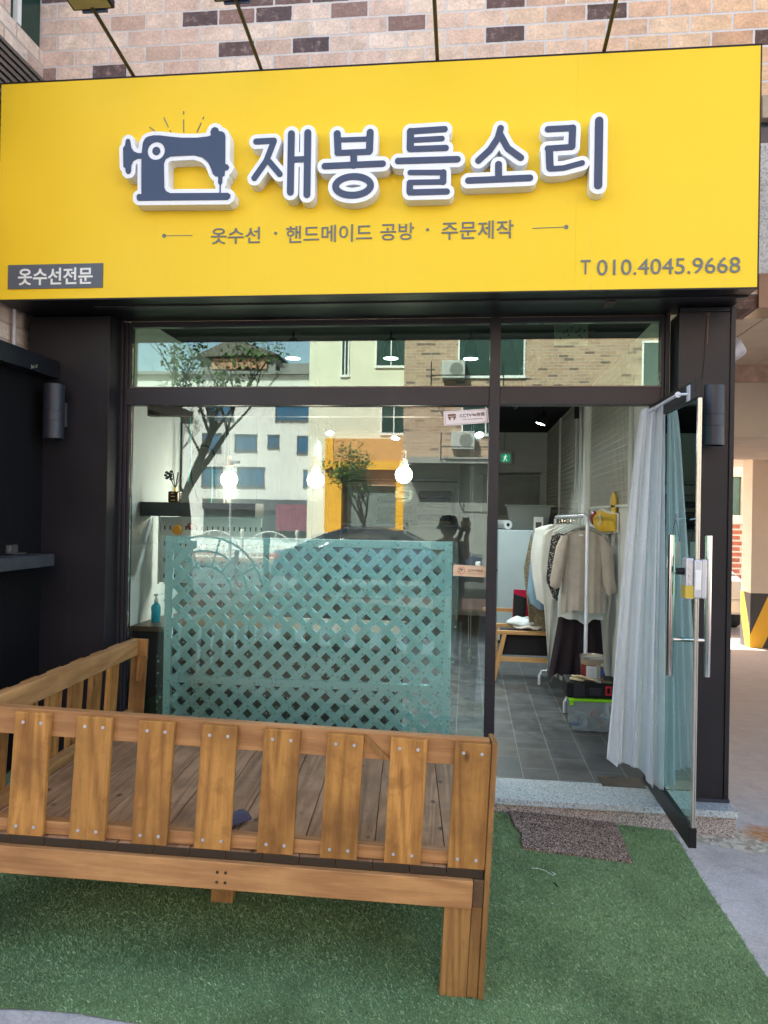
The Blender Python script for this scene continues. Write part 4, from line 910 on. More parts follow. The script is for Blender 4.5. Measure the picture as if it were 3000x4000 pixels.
# hanging loop and cord, blind roll and bead chain
g = G().tube([(-1.855,.90,2.20),(-1.858,.90,2.07)], .005, 6)
P_ = [(-1.85+.055*math.cos(a)*1.6, .90, 1.96+.10*math.sin(a)) for a in np.linspace(-.1, math.pi+.1, 16)]
g.tube([(-1.755,.90,1.70)]+P_+[(-1.93,.90,1.82),(-1.90,.90,1.74),(-1.875,.90,1.67)], .0065, 8)
single('hanging_strap', g, BLKM, 'black cord strap looped on a hook inside the window', 'strap', smooth=True)
tag(single('teal_ribbon', G().tube([(-1.93,.86,2.25),(-1.915,.86,1.95),(-1.94,.86,1.80)], .003, 6).tube([(-1.77,.86,1.92),(-1.765,.86,1.72),(-1.775,.86,1.58),(-1.79,.86,1.47)], .003, 6), plain('teal', (.05,.45,.38), .5), 'teal ribbon hanging beside the black strap', 'ribbon'))
tag(single('blind_headrail', G().box(-1.90, -.02, .10, .16, 2.16, 2.215), plain('rail_grey', (.10,.095,.085), .5), 'grey roller blind headrail across the top of the main window', 'blind'))
g = G().tube([(.012,.06,2.16),(.014,.06,.86)], .0012, 6).tube([(.024,.06,2.16),(.026,.06,.86)], .0012, 6)
CH_ = thing('blind_chain', 'looped blind chain with a clear weight hanging beside the centre post', 'blind chain', (.02,.06,.78))
build('chain', g, plain('chain_clear', (.55,.6,.58), .3), CH_)
build('weight', G().ball((.020,.06,.815), .014, 14, 12, (1,.6,3.2)), plain('clear_weight', (.35,.45,.43), .15), CH_, smooth=True)
# folded fabric piles on a rear shelf
FS = thing('rear_shelf', 'low grey shelf against the back wall holding folded fabrics', 'shelf', (-.8,6.3,.17))
build('boards', G().box(-1.75, -.15, 6.05, 6.55, 1.44, 1.47).box(-1.75, -.15, 6.05, 6.55, .75, .78).box(-1.75,-.15,6.05,6.55,2.07,2.10), GRY, FS)
build('uprights', G().box(-1.78, -1.751, 6.05, 6.55, .17, 2.3).box(-.149, -.12, 6.05, 6.55, .17, 2.3), GRY, FS)
fc = [(.03,.035,.05),(.05,.05,.06),(.10,.09,.09),(.35,.32,.26),(.07,.08,.10),(.28,.27,.25),(.22,.16,.13)]
for p, (x0, x1) in enumerate(((-1.27,-.78),(-.70,-.22))):
    z = 1.472
    for k in range(6):
        h = .055+.02*((k*7+p*3) % 3); c = fc[(k+p*3) % 7]
        o = single('folded_cloth', G().box(x0+.01*(k % 3), x1-.012*((k+1) % 3), 6.08, 6.5, z, z+h), plain('cloth', c, .9, 0, .2, 12), '%s folded cloth %s in the %s pile on the rear shelf' % (('dark','black','charcoal','cream','navy','grey','brown')[(k+p*3) % 7], ('lowest','second from bottom','third from bottom','third from top','second from top','topmost')[k], ('left','right')[p]), 'folded cloth', 'folded fabrics on the rear shelf', bevel=.02)
        z += h+.002
# back wall: exit sign, board; fridge with things on top
EX = thing('exit_sign', 'green illuminated exit pictogram sign on the rear wall', 'exit sign', (.50,6.45,2.33))
build('case', G().box(.420, .612, 6.50, 6.595, 2.335, 2.52), WHT, EX, bevel=.006)
build('green_face', G().box(.455, .577, 6.494, 6.499, 2.37, 2.482), emit('exit_green', (.01,.14,.07), .3), EX)
g = G(); F_ = lambda a, b, d: (.515+(a-.513)*.68, 6.4935-d, 2.426+(b-2.43)*.68)
g.lathe([(.007,6.490),(.007,6.4935)], (.516,0,2.466), 14, 'y')
for poly in ([(.500,2.475),(.522,2.478),(.515,2.43),(.492,2.43)],[(.50,2.47),(.478,2.455),(.470,2.43),(.476,2.428),(.486,2.448),(.502,2.458)],[(.518,2.47),(.540,2.452),(.552,2.46),(.548,2.466),(.540,2.461),(.520,2.478)],[(.492,2.432),(.510,2.432),(.480,2.362),(.468,2.364)],[(.502,2.434),(.517,2.434),(.532,2.40),(.545,2.372),(.536,2.366),(.52,2.398)]): g.prism(poly, F_, 0, .002)
build('running_figure', g, emit('exit_white', (.6,.8,.7), .22), EX)
build('cable', G().tube([(.50,6.58,2.55),(.51,6.58,2.8)], .006, 6), GRY, EX)
tag(single('whiteboard', G().box(.20, 1.00, 6.56, 6.595, 1.62, 2.19), plain('board_grey', (.33,.34,.33), .35), 'grey whiteboard in a thin frame on the rear wall above the fridge', 'whiteboard', bevel=.004))
tag(single('conduit', G().tube([(.15,6.56,2.20),(1.02,6.56,2.215)], .010, 8), STEEL, 'thin metal conduit running above the whiteboard', 'conduit'))
FR = thing('fridge', 'pale two door fridge behind the clothes rack', 'fridge', (.62,4.7,.17))
FW = plain('fridge_white', (.50,.58,.62), .35, 0, .03)
build('body', G().box(.345, .95, 4.40, 5.0, .19, 1.448), FW, FR, bevel=.006)
build('upper_door', G().box(.262, .342, 4.40, 5.0, .995, 1.448), FW, FR, bevel=.008)
build('lower_door', G().box(.262, .342, 4.40, 5.0, .19, .975), FW, FR, bevel=.008)
build('door_gap', G().box(.258, .344, 4.395, 4.9, .977, .993), BLKM, FR)
build('handle', G().box(.318, .330, 4.385, 4.398, 1.05, 1.12).box(.318, .330, 4.385, 4.398, .84, .93), GRY, FR)
RL = thing('paper_roll', 'roll of pale paper lying on top of the fridge', 'roll', (.40,4.5,1.45))
build('paper', G().tube([(.455,4.42,1.505),(.30,4.75,1.505)], .052, 24), plain('paper_grey', (.62,.66,.66), .7), RL, smooth=True)
build('core', G().tube([(.4556,4.4188,1.505),(.45,4.43,1.505)], .020, 18), BLKM, RL)
t = NT('cloudy_plastic'); t.done(t.bsdf((.50,.54,.52), .3, 0, None, Alpha=.75))
tag(single('storage_tub', G().hexa([(.50,4.75,1.45),(.92,4.75,1.45),(.92,4.98,1.45),(.50,4.98,1.45),(.45,4.72,1.72),(.97,4.72,1.72),(.97,5.0,1.72),(.45,5.0,1.72)]).box(.43,.99,4.70,5.02,1.72,1.74), t.m, 'cloudy plastic storage tub standing on the fridge', 'tub', bevel=.006))
BX = thing('small_box', 'small white box with a dark picture on the fridge', 'box', (.80,4.5,1.45))
build('carton', G().box(.745, .85, 4.45, 4.53, 1.45, 1.60), WHT, BX); build('picture', G().box(.765, .83, 4.447, 4.449, 1.475, 1.54), plain('box_picture', (.10,.085,.07), .5), BX)
# white wire grid panels on the right wall
WG = plain('grid_white', (.70,.72,.68), .45, 0, .04); WGW = plain('grid_wire', (.34,.33,.28), .5, .2)
def grid_panel(y0, y1, z0, z1, label):
    L = thing('wire_grid_panel', label, 'wire grid', (1.085, (y0+y1)/2, z0), 'white wire grids on the right wall')
    g = G(); n = int((y1-y0)/.045)
    for k in range(n+1): y = y0+(y1-y0)*k/n; g.box(1.084, 1.088, y-.003, y+.003, z0, z1)
    m = int((z1-z0)/.05)
    for k in range(m+1): z = z0+(z1-z0)*k/m; g.box(1.079, 1.083, y0, y1, z-.003, z+.003)
    build('wires', g, WGW, L)
    g = G()
    for y in (y0-.012, y1+.012): g.box(1.068, 1.088, y-.009, y+.009, z0-.02, z1)
    g.box(1.070, 1.086, y0, y1, z0-.018, z0-.004); build('frame', g, WG, L)
grid_panel(1.05, 2.68, 1.70, 2.78, 'white wire grid panel on the right wall nearest the door')
grid_panel(3.30, 4.85, 1.45, 2.78, 'white wire grid panel on the right wall, middle one')
grid_panel(4.95, 6.45, 1.45, 2.78, 'white wire grid panel on the right wall nearest the back')
tag(single('cable_duct', G().box(1.06, 1.098, 2.86, 2.98, 1.70, 2.79), WHT, 'white vertical cable duct between the wire grids', 'cable duct', bevel=.003))
tag(single('socket_box', G().box(1.05, 1.095, 2.80, 3.00, 1.62, 1.73), WHT, 'white socket box under the cable duct', 'socket box', bevel=.006))
tag(single('tension_pole', G().tube([(1.02,3.16,1.78),(1.02,3.16,2.79)], .009, 10), plain('pole_grey', (.45,.47,.45), .4), 'thin grey hooked pole standing before the wire grids', 'pole'))
tag(single('pole_clip', G().box(1.0,1.04,3.13,3.19,2.55,2.70), BLKM, 'black clip near the top of the grey pole', 'clip'))
# yellow and red hanging toys
YL = plain('ochre_yellow', (.72,.46,.03), .5); 
YB = thing('yellow_wall_ornament', 'yellow heart and leaf shaped wooden ornament hanging on the right wall', 'ornament', (1.06,1.5,1.48))
Fx = lambda a, b, d: (1.075-d-.15*(a-1.46), a, b)
build('heart', G().prism([(1.46,1.505),(1.455,1.63),(1.66,1.64),(1.78,1.66),(1.93,1.60),(1.90,1.53),(1.75,1.49)], Fx, 0, .02), YL, YB, bevel=.003)
build('white_rim', G().prism([(1.455,1.495),(1.45,1.635),(1.66,1.655),(1.80,1.675),(1.98,1.60),(1.95,1.52),(1.77,1.475)], lambda a, b, d: (1.092-d-.15*(a-1.46), a, b), 0, .012), WHT, YB)
build('leaf', G().prism([(1.50,1.64),(1.47,1.72),(1.50,1.77),(1.57,1.80),(1.65,1.76),(1.66,1.70),(1.60,1.64)], lambda a, b, d: (1.085-d, a, b), 0, .015), YL, YB, bevel=.003)
build('snail_curl', G().tube([(1.04-.15*.26,1.72+.045*math.cos(a), 1.585+.035*math.sin(a)) for a in np.linspace(.5, 5.4, 16)], .006, 6), WHT, YB)
tag(single('red_ornament', G().ball((1.03,2.15,1.60), .055, 16, 12, (.5,1.6,1.1)).lathe([(.03,1.02),(.06,1.03),(.06,1.05)], (0,1.98,1.57), 16, 'x'), plain('deep_red', (.33,.02,.02), .4), 'deep red round ornament hanging behind the yellow one', 'ornament', smooth=True))

# ---------------- clothes rack and garments
RK = thing('clothes_rack', 'white tubular clothes rack loaded with garments inside the doorway', 'clothes rack', (.85,1.8,.17))
g = G().tube([(.86,1.38,.30),(.86,1.38,1.555),(.857,1.40,1.60),(.85,1.45,1.615),(.80,2.75,1.60),(.795,2.80,1.58),(.79,2.80,.26)], .0135, 12)
build('frame', g, RW, RK, smooth=True)
def foot(y, x0, x1):
    build('foot', G().tube([(x0,y,.175),(x0,y,.25),(x0+.02,y,.29),(x0+.07,y,.305),(x1-.05,y,.305),(x1,y,.29),(x1+.01,y,.175)], .014, 10), RW, RK, smooth=True)
foot(1.42, .725, 1.02); foot(2.30, .625, 1.0)
LINEN = plain('linen_taupe', (.42,.375,.33), .9, 0, .10, 14, bump=.4, bscale=260)
OFFW = plain('offwhite_cotton', (.62,.68,.70), .9, 0, .06, 9); DPL = plain('dark_plum_wool', (.022,.016,.022), .95)
def garment(name, mat, cx, y, zs, prof, label, cat, folds=8, amp=.012, depth=.03, lobes=None, ang=0.0, xs=1.0):
    # a hanging cloth: closed sheet whose width follows prof [(z, left, right)] with soft folds
    pz = [p[0] for p in prof][::-1]; pl = [p[1] for p in prof][::-1]; pr = [p[2] for p in prof][::-1]; ph = random.random()*6
    def fn(u, v):
        z = prof[0][0]+(prof[-1][0]-prof[0][0])*v
        l, r = np.interp(z, pz, pl), np.interp(z, pz, pr); a = 2*math.pi*u; m = (l+r)/2; h = (r-l)/2
        ca, sa = math.cos(a), math.sin(a); x = m+h*(abs(ca)**.8)*(1 if ca > 0 else -1)
        f = amp*(.25+v)*math.sin(folds*(x-m)/max(.05, h)*1.5+ph+1.3*v)+amp*.6*v*math.sin(folds*2.3*(x-m)/max(.05,h)+ph*2)
        yy = depth*sa*(.5+.5*v)+f
        zz = z-(.018*math.sin(x*23+ph)+.01*math.sin(x*51))*(v**6)
        return (cx+x*math.cos(ang)*xs-yy*math.sin(ang), y+x*math.sin(ang)+yy*math.cos(ang), zz)
    return single(name, G().surf(fn, 72, 34, closeu=True), mat, label, cat, smooth=True, sharp=80)
GRP = None
garment('skirt', DPL, .845, 1.66, 0, [(1.02,-.13,.13),(.80,-.15,.17),(.42,-.21,.20),(.385,-.22,.21)], 'long dark plum skirt hanging below the shirts on the rack', 'skirt', 9, .014, .04)
garment('undershirt', OFFW, .850, 1.60, 0, [(1.25,-.12,.14),(1.0,-.165,.165),(.86,-.165,.165),(.83,-.165,.165)], 'off white cotton top under the beige blouse', 'shirt', 6, .012, .03)
BLs = thing('blouse', 'beige linen blouse with gathered neckline hanging at the front of the rack', 'blouse', (.855,1.5,.9))
def sheet(prof, cx, y, folds, amp, depth, ph=0.0, hem=.0):
    pz = [p[0] for p in prof][::-1]; pl = [p[1] for p in prof][::-1]; pr = [p[2] for p in prof][::-1]
    def fn(u, v):
        z = prof[0][0]+(prof[-1][0]-prof[0][0])*v; l, r = np.interp(z, pz, pl), np.interp(z, pz, pr); a = 2*math.pi*u; m = (l+r)/2; h = (r-l)/2
        ca, sa = math.cos(a), math.sin(a); x = m+h*(abs(ca)**.75)*(1 if ca > 0 else -1)
        f = amp*(math.sin(folds*x*16+ph)+.6*math.sin(folds*x*37+ph*2+v))*(.35+.65*v)
        return (cx+x, y+depth*sa*(.55+.45*v)+f*(1 if sa < 0 else .4), z-(hem*abs(x)*1.6+.012*math.sin(x*30+ph))*v**5)
    return G().surf(fn, 90, 40, closeu=True)
def neck_sheet():
    g = sheet([(1.505,-.055,.055),(1.490,-.105,.105),(1.455,-.150,.155),(1.38,-.168,.178),(1.2,-.150,.165),(1.05,-.155,.160),(.94,-.158,.165),(.915,-.155,.16)], .855, 1.52, 3.4, .007, .035, .6, .12)
    return g
build('body', neck_sheet(), LINEN, BLs, smooth=True, sharp=80)
def sleeve(pts, rs, n=18):
    g = G(); vs = []
    for i, (x, y, z) in enumerate(pts):
        for j in range(n):
            a = 2*math.pi*j/n; w = rs[i]*(1+.10*math.sin(a*5+i*.9)); vs.append((x+w*math.cos(a), y+w*.55*math.sin(a), z+.006*math.sin(a*3+i)))
    g.add(vs, [(i*n+j, i*n+(j+1) % n, (i+1)*n+(j+1) % n, (i+1)*n+j) for i in range(len(pts)-1) for j in range(n)]); return g
build('sleeve', sleeve([(.72,1.50,1.465),(.695,1.49,1.38),(.672,1.485,1.25),(.655,1.48,1.14),(.650,1.475,1.09),(.660,1.475,1.075)], [.028,.042,.045,.044,.036,.026]), LINEN, BLs, smooth=True)
build('sleeve', sleeve([(.985,1.50,1.46),(1.015,1.49,1.38),(1.025,1.485,1.25),(1.035,1.48,1.13),(1.05,1.475,1.07),(1.045,1.475,1.045)], [.028,.040,.042,.044,.038,.026]), LINEN, BLs, smooth=True)
build('collar_label', G().box(.815, .845, 1.478, 1.480, 1.465, 1.478), WHT, BLs)
t_h = plain('hanger_grey', (.33,.35,.33), .5)
def hanger(y, x, label, i):
    H = thing('coat_hanger', label, 'hanger', (x, y, 1.5), 'hangers on the clothes rack')
    build('shoulder', G().tube([(x-.15,y,1.475),(x-.08,y,1.512),(x-.03,y,1.53),(x,y,1.535),(x+.03,y,1.53),(x+.08,y,1.512),(x+.15,y,1.475)], [.006,.011,.013,.013,.013,.011,.006], 10), t_h, H, smooth=True)
    build('hook', G().tube([(x,y,1.535),(x,y,1.575)]+[(x+.022*math.cos(a), y, 1.612+.022*math.sin(a)) for a in np.linspace(-1.5, 2.9, 9)], .0022, 6), CHR, H, smooth=True)
    return H
words = ['front','second','third','fourth','fifth','sixth','seventh','eighth','ninth']
for i in range(9): hanger(1.50+i*.13, .850-i*.006, 'grey hanger on the clothes rack, %s from the door' % words[i], i)
def side_garment(name, mat, x, y, prof, label, cat, folds=6, amp=.012): return garment(name, mat, x, y, 0, prof, label, cat, folds, amp, .028)
DOT = NT('dotted_print'); v = DOT.coord(); vo = DOT.n('TexVoronoi', i_Vector=v, i_Scale=70.0); DOT.done(DOT.bsdf(DOT.ramp(vo.outputs['Distance'], [(.2,(.45,.42,.36)),(.4,(.03,.028,.035))]), .9))
FLO = NT('tan_floral'); v = FLO.coord(); vo = FLO.n('TexVoronoi', i_Vector=v, i_Scale=90.0); FLO.done(FLO.bsdf(FLO.ramp(vo.outputs['Distance'], [(.2,(.36,.30,.20)),(.5,(.16,.13,.09))]), .9))
side_garment('patterned_shirt', DOT.m, .80, 1.78, [(1.50,-.05,.06),(1.46,-.15,.12),(1.25,-.175,.14),(1.10,-.185,.14),(.98,-.13,.12)], 'dark shirt with small pale print behind the beige blouse', 'shirt')
side_garment('cream_coat', plain('cream_wool', (.52,.51,.47), .9), .755, 1.95, [(1.52,-.05,.06),(1.48,-.15,.12),(1.2,-.17,.12),(.8,-.13,.10),(.45,-.10,.10)], 'long cream coat hanging behind the patterned shirt', 'coat')
side_garment('white_jacket', plain('white_cotton', (.62,.62,.60), .9), .735, 2.12, [(1.54,-.06,.06),(1.51,-.18,.18),(1.3,-.215,.2),(1.12,-.20,.2),(.9,-.16,.2)], 'white cotton jacket in the middle of the rack', 'jacket')
side_garment('blue_shirt', plain('light_blue', (.22,.34,.46), .9), .70, 2.30, [(1.50,-.06,.06),(1.46,-.15,.18),(1.2,-.17,.2),(.95,-.19,.2),(.83,-.16,.2)], 'light blue shirt hanging towards the rear of the rack', 'shirt')
side_garment('floral_dress', FLO.m, .68, 2.46, [(1.50,-.06,.06),(1.46,-.13,.18),(1.15,-.19,.2),(1.05,-.18,.2),(.55,-.12,.2)], 'tan floral dress hanging near the back end of the rack', 'dress')
side_garment('pink_scarf', plain('dusty_pink', (.36,.23,.21), .9), .66, 2.60, [(1.0,-.03,.08),(.7,-.05,.09),(.46,-.07,.06),(.42,-.04,.02)], 'dusty pink scarf trailing at the back of the rack', 'scarf')
side_garment('grey_dress', plain('grey_linen', (.36,.36,.35), .9), .705, 1.86, [(.95,-.04,.15),(.6,-.06,.15),(.35,-.07,.12)], 'pale grey dress hem hanging left of the plum skirt', 'dress')
tag(single('white_apron', G().surf(lambda u, v: (1.055+.01*math.sin(u*9), 1.75+.16*u+.02*v, 1.50-.42*v-.03*math.sin(u*5)*v), 14, 14), OFFW, 'white cloth hanging flat against the right wall', 'cloth', smooth=True, solid=.003))

# ---------------- wooden stool with fabrics and a shopping bag
WST = wood('beech', 'x', (.55,.32,.14), (.40,.21,.08), .15, .45, False)
SL_ = thing('wooden_bench', 'low beech bench behind the clothes rack with folded fabrics on it', 'bench', (.55,2.5,.17))
build('seat', G().box(.268, 1.0, 2.38, 2.41, .578, .612).box(.268, 1.0, 2.80, 2.83, .578, .612), WST, SL_, bevel=.004)
build('seat_cushion', G().box(.31, 1.0, 2.412, 2.798, .40, .575), BLKM, SL_)
g = G().hexa([(.225,2.38,.17),(.262,2.38,.17),(.262,2.405,.17),(.225,2.405,.17),(.312,2.38,.577),(.350,2.38,.577),(.350,2.405,.577),(.312,2.405,.577)]); build('leg', g, wood('beech_leg', 'z', (.55,.32,.14), (.40,.21,.08), .15, .45, False), SL_, bevel=.003)
build('leg', G().box(.96, .99, 2.38, 2.405, .17, .577), WST, SL_); build('leg', G().box(.26, .29, 2.80, 2.825, .17, .577), WST, SL_)
build('stretcher', G().box(.292, .96, 2.383, 2.402, .345, .385), WST, SL_, bevel=.002)
def puff(cx, cy, cz, rx, ry, rz, ph):
    g = G().ball((cx,cy,cz), 1.0, 26, 16, (rx,ry,rz)); g.v = [(x+.012*math.sin(z*60+ph+x*20), y, z+.008*math.sin(x*45+ph)) for x, y, z in g.v]; return g
single('folded_fabric', puff(.50,2.56,.665,.135,.13,.05,1), OFFW, 'pale blue white folded fabric on the beech bench', 'fabric', smooth=True)
single('folded_fabric', puff(.56,2.50,.636,.15,.10,.024,3), plain('cream_cloth', (.62,.58,.54), .9), 'cream fabric lying under the pale blue one on the bench', 'fabric', smooth=True)
BG = thing('shopping_bag', 'black and red open shopping bag standing on the beech bench', 'bag', (.52,2.7,.62))
RDM = plain('crimson', (.42,.01,.05), .45)
build('front_panel', G().hexa([(.42,2.66,.66),(.53,2.66,.64),(.53,2.67,.64),(.42,2.67,.66),(.42,2.66,.905),(.535,2.66,.87),(.535,2.67,.87),(.42,2.67,.905)]), BLKM, BG)
build('side_panel', G().hexa([(.532,2.66,.64),(.64,2.70,.66),(.64,2.71,.66),(.532,2.67,.64),(.537,2.66,.87),(.65,2.70,.895),(.65,2.71,.895),(.537,2.67,.87)]), RDM, BG)
build('back_panel', G().hexa([(.42,2.80,.66),(.63,2.82,.66),(.63,2.83,.66),(.42,2.81,.66),(.43,2.80,.93),(.64,2.82,.92),(.64,2.83,.92),(.43,2.81,.93)]), RDM, BG)
tag(single('bench_rail_behind', G().box(.16, .46, 2.95, 2.98, .70, .735), WST, 'light wooden chair rail behind the beech bench', 'chair rail'))
# ---------------- storage box, tool case, paint can, brush by the curtain
SBx = thing('storage_box', 'clear plastic storage box with a lime green lid under the tool case', 'storage box', (.84,1.05,.17))
t = NT('clear_box'); tr = t.n('BsdfTransparent'); tr.inputs[0].default_value = (.88,.92,.93,1); gg = t.bsdf((.6,.66,.68), .15); mx = t.n('MixShader'); mx.inputs[0].default_value = .28
t.t.links.new(tr.outputs[0], mx.inputs[1]); t.t.links.new(gg.outputs[0], mx.inputs[2]); t.done(mx)
CLR = t.m
g = G(); x0,x1,y0,y1,z0,z1 = .705,1.02,.96,1.20,.175,.375
g.hexa([(x0+.015,y0+.01,z0),(x1-.01,y0+.01,z0),(x1-.01,y0+.014,z0),(x0+.015,y0+.014,z0),(x0,y0,z1),(x1,y0,z1),(x1,y0+.004,z1),(x0,y0+.004,z1)])
g.hexa([(x0+.015,y0+.015,z0),(x0+.019,y0+.015,z0),(x0+.019,y1,z0),(x0+.015,y1,z0),(x0,y0+.005,z1),(x0+.004,y0+.005,z1),(x0+.004,y1,z1),(x0,y1,z1)])
build('tub', g, CLR, SBx)
build('lid', G().box(.690, 1.03, .945, 1.21, .376, .395).box(.695,.72,.938,.944,.35,.39), plain('lime_green', (.30,.78,.02), .4), SBx, bevel=.005)
cl = [((.75,.20),(.02,.10,.35),'blue'),((.80,.19),(.70,.70,.72),'white'),((.86,.20),(.03,.03,.04),'black'),((.92,.20),(.60,.18,.03),'orange'),((.78,.25),(.40,.45,.50),'grey'),((.88,.26),(.45,.03,.04),'red'),((.95,.25),(.65,.70,.75),'clear')]
for i, ((x, z), c, w) in enumerate(cl):
    g = G().ball((x,1.03+.02*(i % 2),z+.01), 1.0, 14, 9, (.038,.03,.022+.01*(i % 3))); g.v = [(a+.006*math.sin(c_*90+i), b, c_+.005*math.sin(a*110)) for a, b, c_ in g.v]
    single('tool_pouch', g, plain('pouch_'+w, c, .4, 0, .3, 30), '%s wrapped tool bundle inside the clear storage box' % w, 'tool bundle', smooth=False)
TC = thing('tool_case', 'black plastic tool case with a red latch lying on the green lid', 'tool case', (.84,1.05,.396))
build('shell', G().box(.672, 1.02, .95, 1.19, .397, .505), BLKM, TC, bevel=.014)
build('rib', G().box(.72, .79, .942, .949, .40, .50).box(.82, .90, .940, .949, .42, .47), plain('case_grey', (.022,.024,.03), .5), TC, bevel=.003)
g = G()
for b_ in ((.925,.965,.425,.435),(.925,.965,.475,.485),(.925,.935,.435,.475),(.955,.965,.435,.475)): g.box(b_[0], b_[1], .938, .949, b_[2], b_[3])
build('latch', g, plain('latch_red', (.5,.02,.03), .4), TC)
PC = thing('paint_can', 'open topped metal paint can with a red white and blue label on the tool case', 'paint can', (.855,1.06,.506))
t = NT('can_label'); c = t.n('TexCoord'); sp = t.n('SeparateXYZ', i_0=c.outputs['Object']); X_, Z_ = sp.outputs[0], sp.outputs[2]
def rng_(o_, a, b): return t.math('MULTIPLY', t.math('GREATER_THAN', o_, a), t.math('LESS_THAN', o_, b))
c = t.mix(rng_(Z_, .02, .105), (.36,.29,.22), (.22,.035,.035)); c = t.mix(t.math('MULTIPLY', rng_(X_, -.048, .018), rng_(Z_, .018, .10)), c, (.68,.70,.74)); c = t.mix(t.math('MULTIPLY', rng_(X_, .018, .045), rng_(Z_, .01, .11)), c, (.42,.42,.32)); c = t.mix(t.math('MULTIPLY', rng_(X_, .045, .09), rng_(Z_, .03, .08)), c, (.04,.12,.50))
ln = t.math('MULTIPLY', t.math('MULTIPLY', rng_(X_, -.040, .008), rng_(Z_, .03, .085)), t.math('LESS_THAN', t.math('FRACT', t.math('MULTIPLY', Z_, 150.0)), .35)); c = t.mix(t.math('MULTIPLY', ln, .6), c, (.25,.3,.4))
t.done(t.bsdf(c, .35))
build('can', G().lathe([(.074,.507),(.077,.512),(.077,.650),(.080,.655),(.080,.664),(.072,.664),(.070,.655),(.03,.655)], (.855,1.06,0), 36), t.m, PC, smooth=True)
build('rim', G().lathe([(.0775,.648),(.0815,.652),(.0815,.667),(.072,.668),(.071,.660),(.0705,.650)], (.855,1.06,0), 36), STEEL, PC, smooth=True)
build('handle_boss', G().lathe([(.012,.980),(.008,.972)], (.907,0,.615), 14, 'y'), STEEL, PC); build('wire_handle', G().tube([(.907,.975,.615),(.925,.985,.57),(.93,1.02,.555)], .002, 6), STEEL, PC)
PB = thing('paint_brush', 'wooden handled paint brush lying on the tool case before the can', 'brush', (.85,.96,.506))
build('handle', G().tube([(.735,.955,.545),(.77,.955,.540),(.82,.955,.527),(.865,.955,.518)], [.006,.010,.007,.010], 10), plain('brush_wood', (.55,.44,.25), .5), PB, smooth=True)
build('ferrule', G().beam((.862,.955,.518), (.895,.955,.512), .03, .016, (0,0,1)), STEEL, PB)
build('bristles', G().beam((.895,.955,.512), (.965,.952,.507), .045, .014, (0,0,1)), plain('bristle', (.10,.085,.06), .9), PB, bevel=.004)
tag(single('wooden_dowels', G().tube([(.70,.99,.517),(.775,.955,.517)], .010, 10).tube([(.715,1.0,.517),(.79,.965,.517)], .010, 10).tube([(.71,.995,.534),(.78,.958,.534)], .009, 10), plain('dowel', (.55,.46,.30), .6), 'short pale wooden dowels beside the paint brush', 'dowels', smooth=True))
# white clock hung high behind the top window
CK = thing('wall_clock', 'square white notice with dark marks hung behind the right top window', 'notice', (.60,.6,2.6))
build('plate', G().box(.515, .715, .56, .575, 2.665, 2.798), plain('pale_green_card', (.50,.60,.50), .6), CK)
g = G()
for x, z in ((.545,2.70),(.567,2.735),(.585,2.748),(.595,2.72),(.615,2.765),(.64,2.735),(.655,2.745),(.665,2.76),(.69,2.745),(.675,2.70),(.66,2.715)): g.box(x, x+.006, .557, .5595, z, z+.012)
build('marks', g, BLKM, CK)
# ---------------- parking undercroft on the right
HZ = NT('hazard_stripes'); c = HZ.n('TexCoord'); sp = HZ.n('SeparateXYZ', i_0=c.outputs['Object'])
k = HZ.math('ADD', HZ.math('SUBTRACT', sp.outputs[0], HZ.math('MULTIPLY', sp.outputs[2], .42)), sp.outputs[1])
k = HZ.math('GREATER_THAN', HZ.math('FRACT', HZ.math('ADD', HZ.math('MULTIPLY', k, 2.0), .52)), .5)
HZ.done(HZ.bsdf(HZ.mix(k, (.055,.05,.045), (.72,.38,.03)), .5))
PCm = thing('parking_column', 'beige parking column with black and yellow hazard bands at its foot', 'column', (4.35, 7.4, -.2))
build('shaft', G().box(4.105, 4.9, 7.2, 7.58, .545, 2.50), plain('column_beige', (.60,.50,.40), .8, 0, .06, 3), PCm)
build('hazard_band', G().box(4.10, 4.905, 7.195, 7.585, -.35, .543), HZ.m, PCm)
t = NT('orange_brick_dummy')
RBM = brick_mat('red_brick', [(0,(.42,.14,.08)),(.5,(.50,.19,.11)),(1,(.38,.12,.07))], (.66,.60,.52), .42, .13, .022, bump=.4)
NB = thing('neighbour_building', 'red brick building with a green window beyond the parking area', 'building', (5.5, 14, -.3))
build('wall', G().box(3.2, 12, 14.0, 14.4, -.5, 1.52), RBM, NB); build('sill_band', G().box(3.2, 12, 13.96, 14.4, 1.521, 1.72), plain('cream_band', (.72,.66,.58), .7), NB)
build('window', G().box(3.2, 6.35, 14.1, 14.3, 1.722, 2.62), plain('green_window', (.05,.12,.10), .1), NB); build('upper_wall', G().box(3.2, 12, 14.0, 14.4, 2.621, 7).box(6.351,12,14.0,14.4,1.722,2.62), plain('cream_wall', (.72,.64,.52), .8), NB)
tag(single('plastic_sheet', G().surf(lambda u, v: (1.60+.20*u-.10*v*v*u+.02*math.sin(v*6), 1.0+.04*math.sin(u*7+v*3), 2.88-.13*u*(1-v)-.27*v), 14, 14), plain('white_sheet', (.75,.76,.82), .5), 'torn white plastic sheet hanging beside the right pillar', 'plastic sheet', smooth=True, solid=.003))
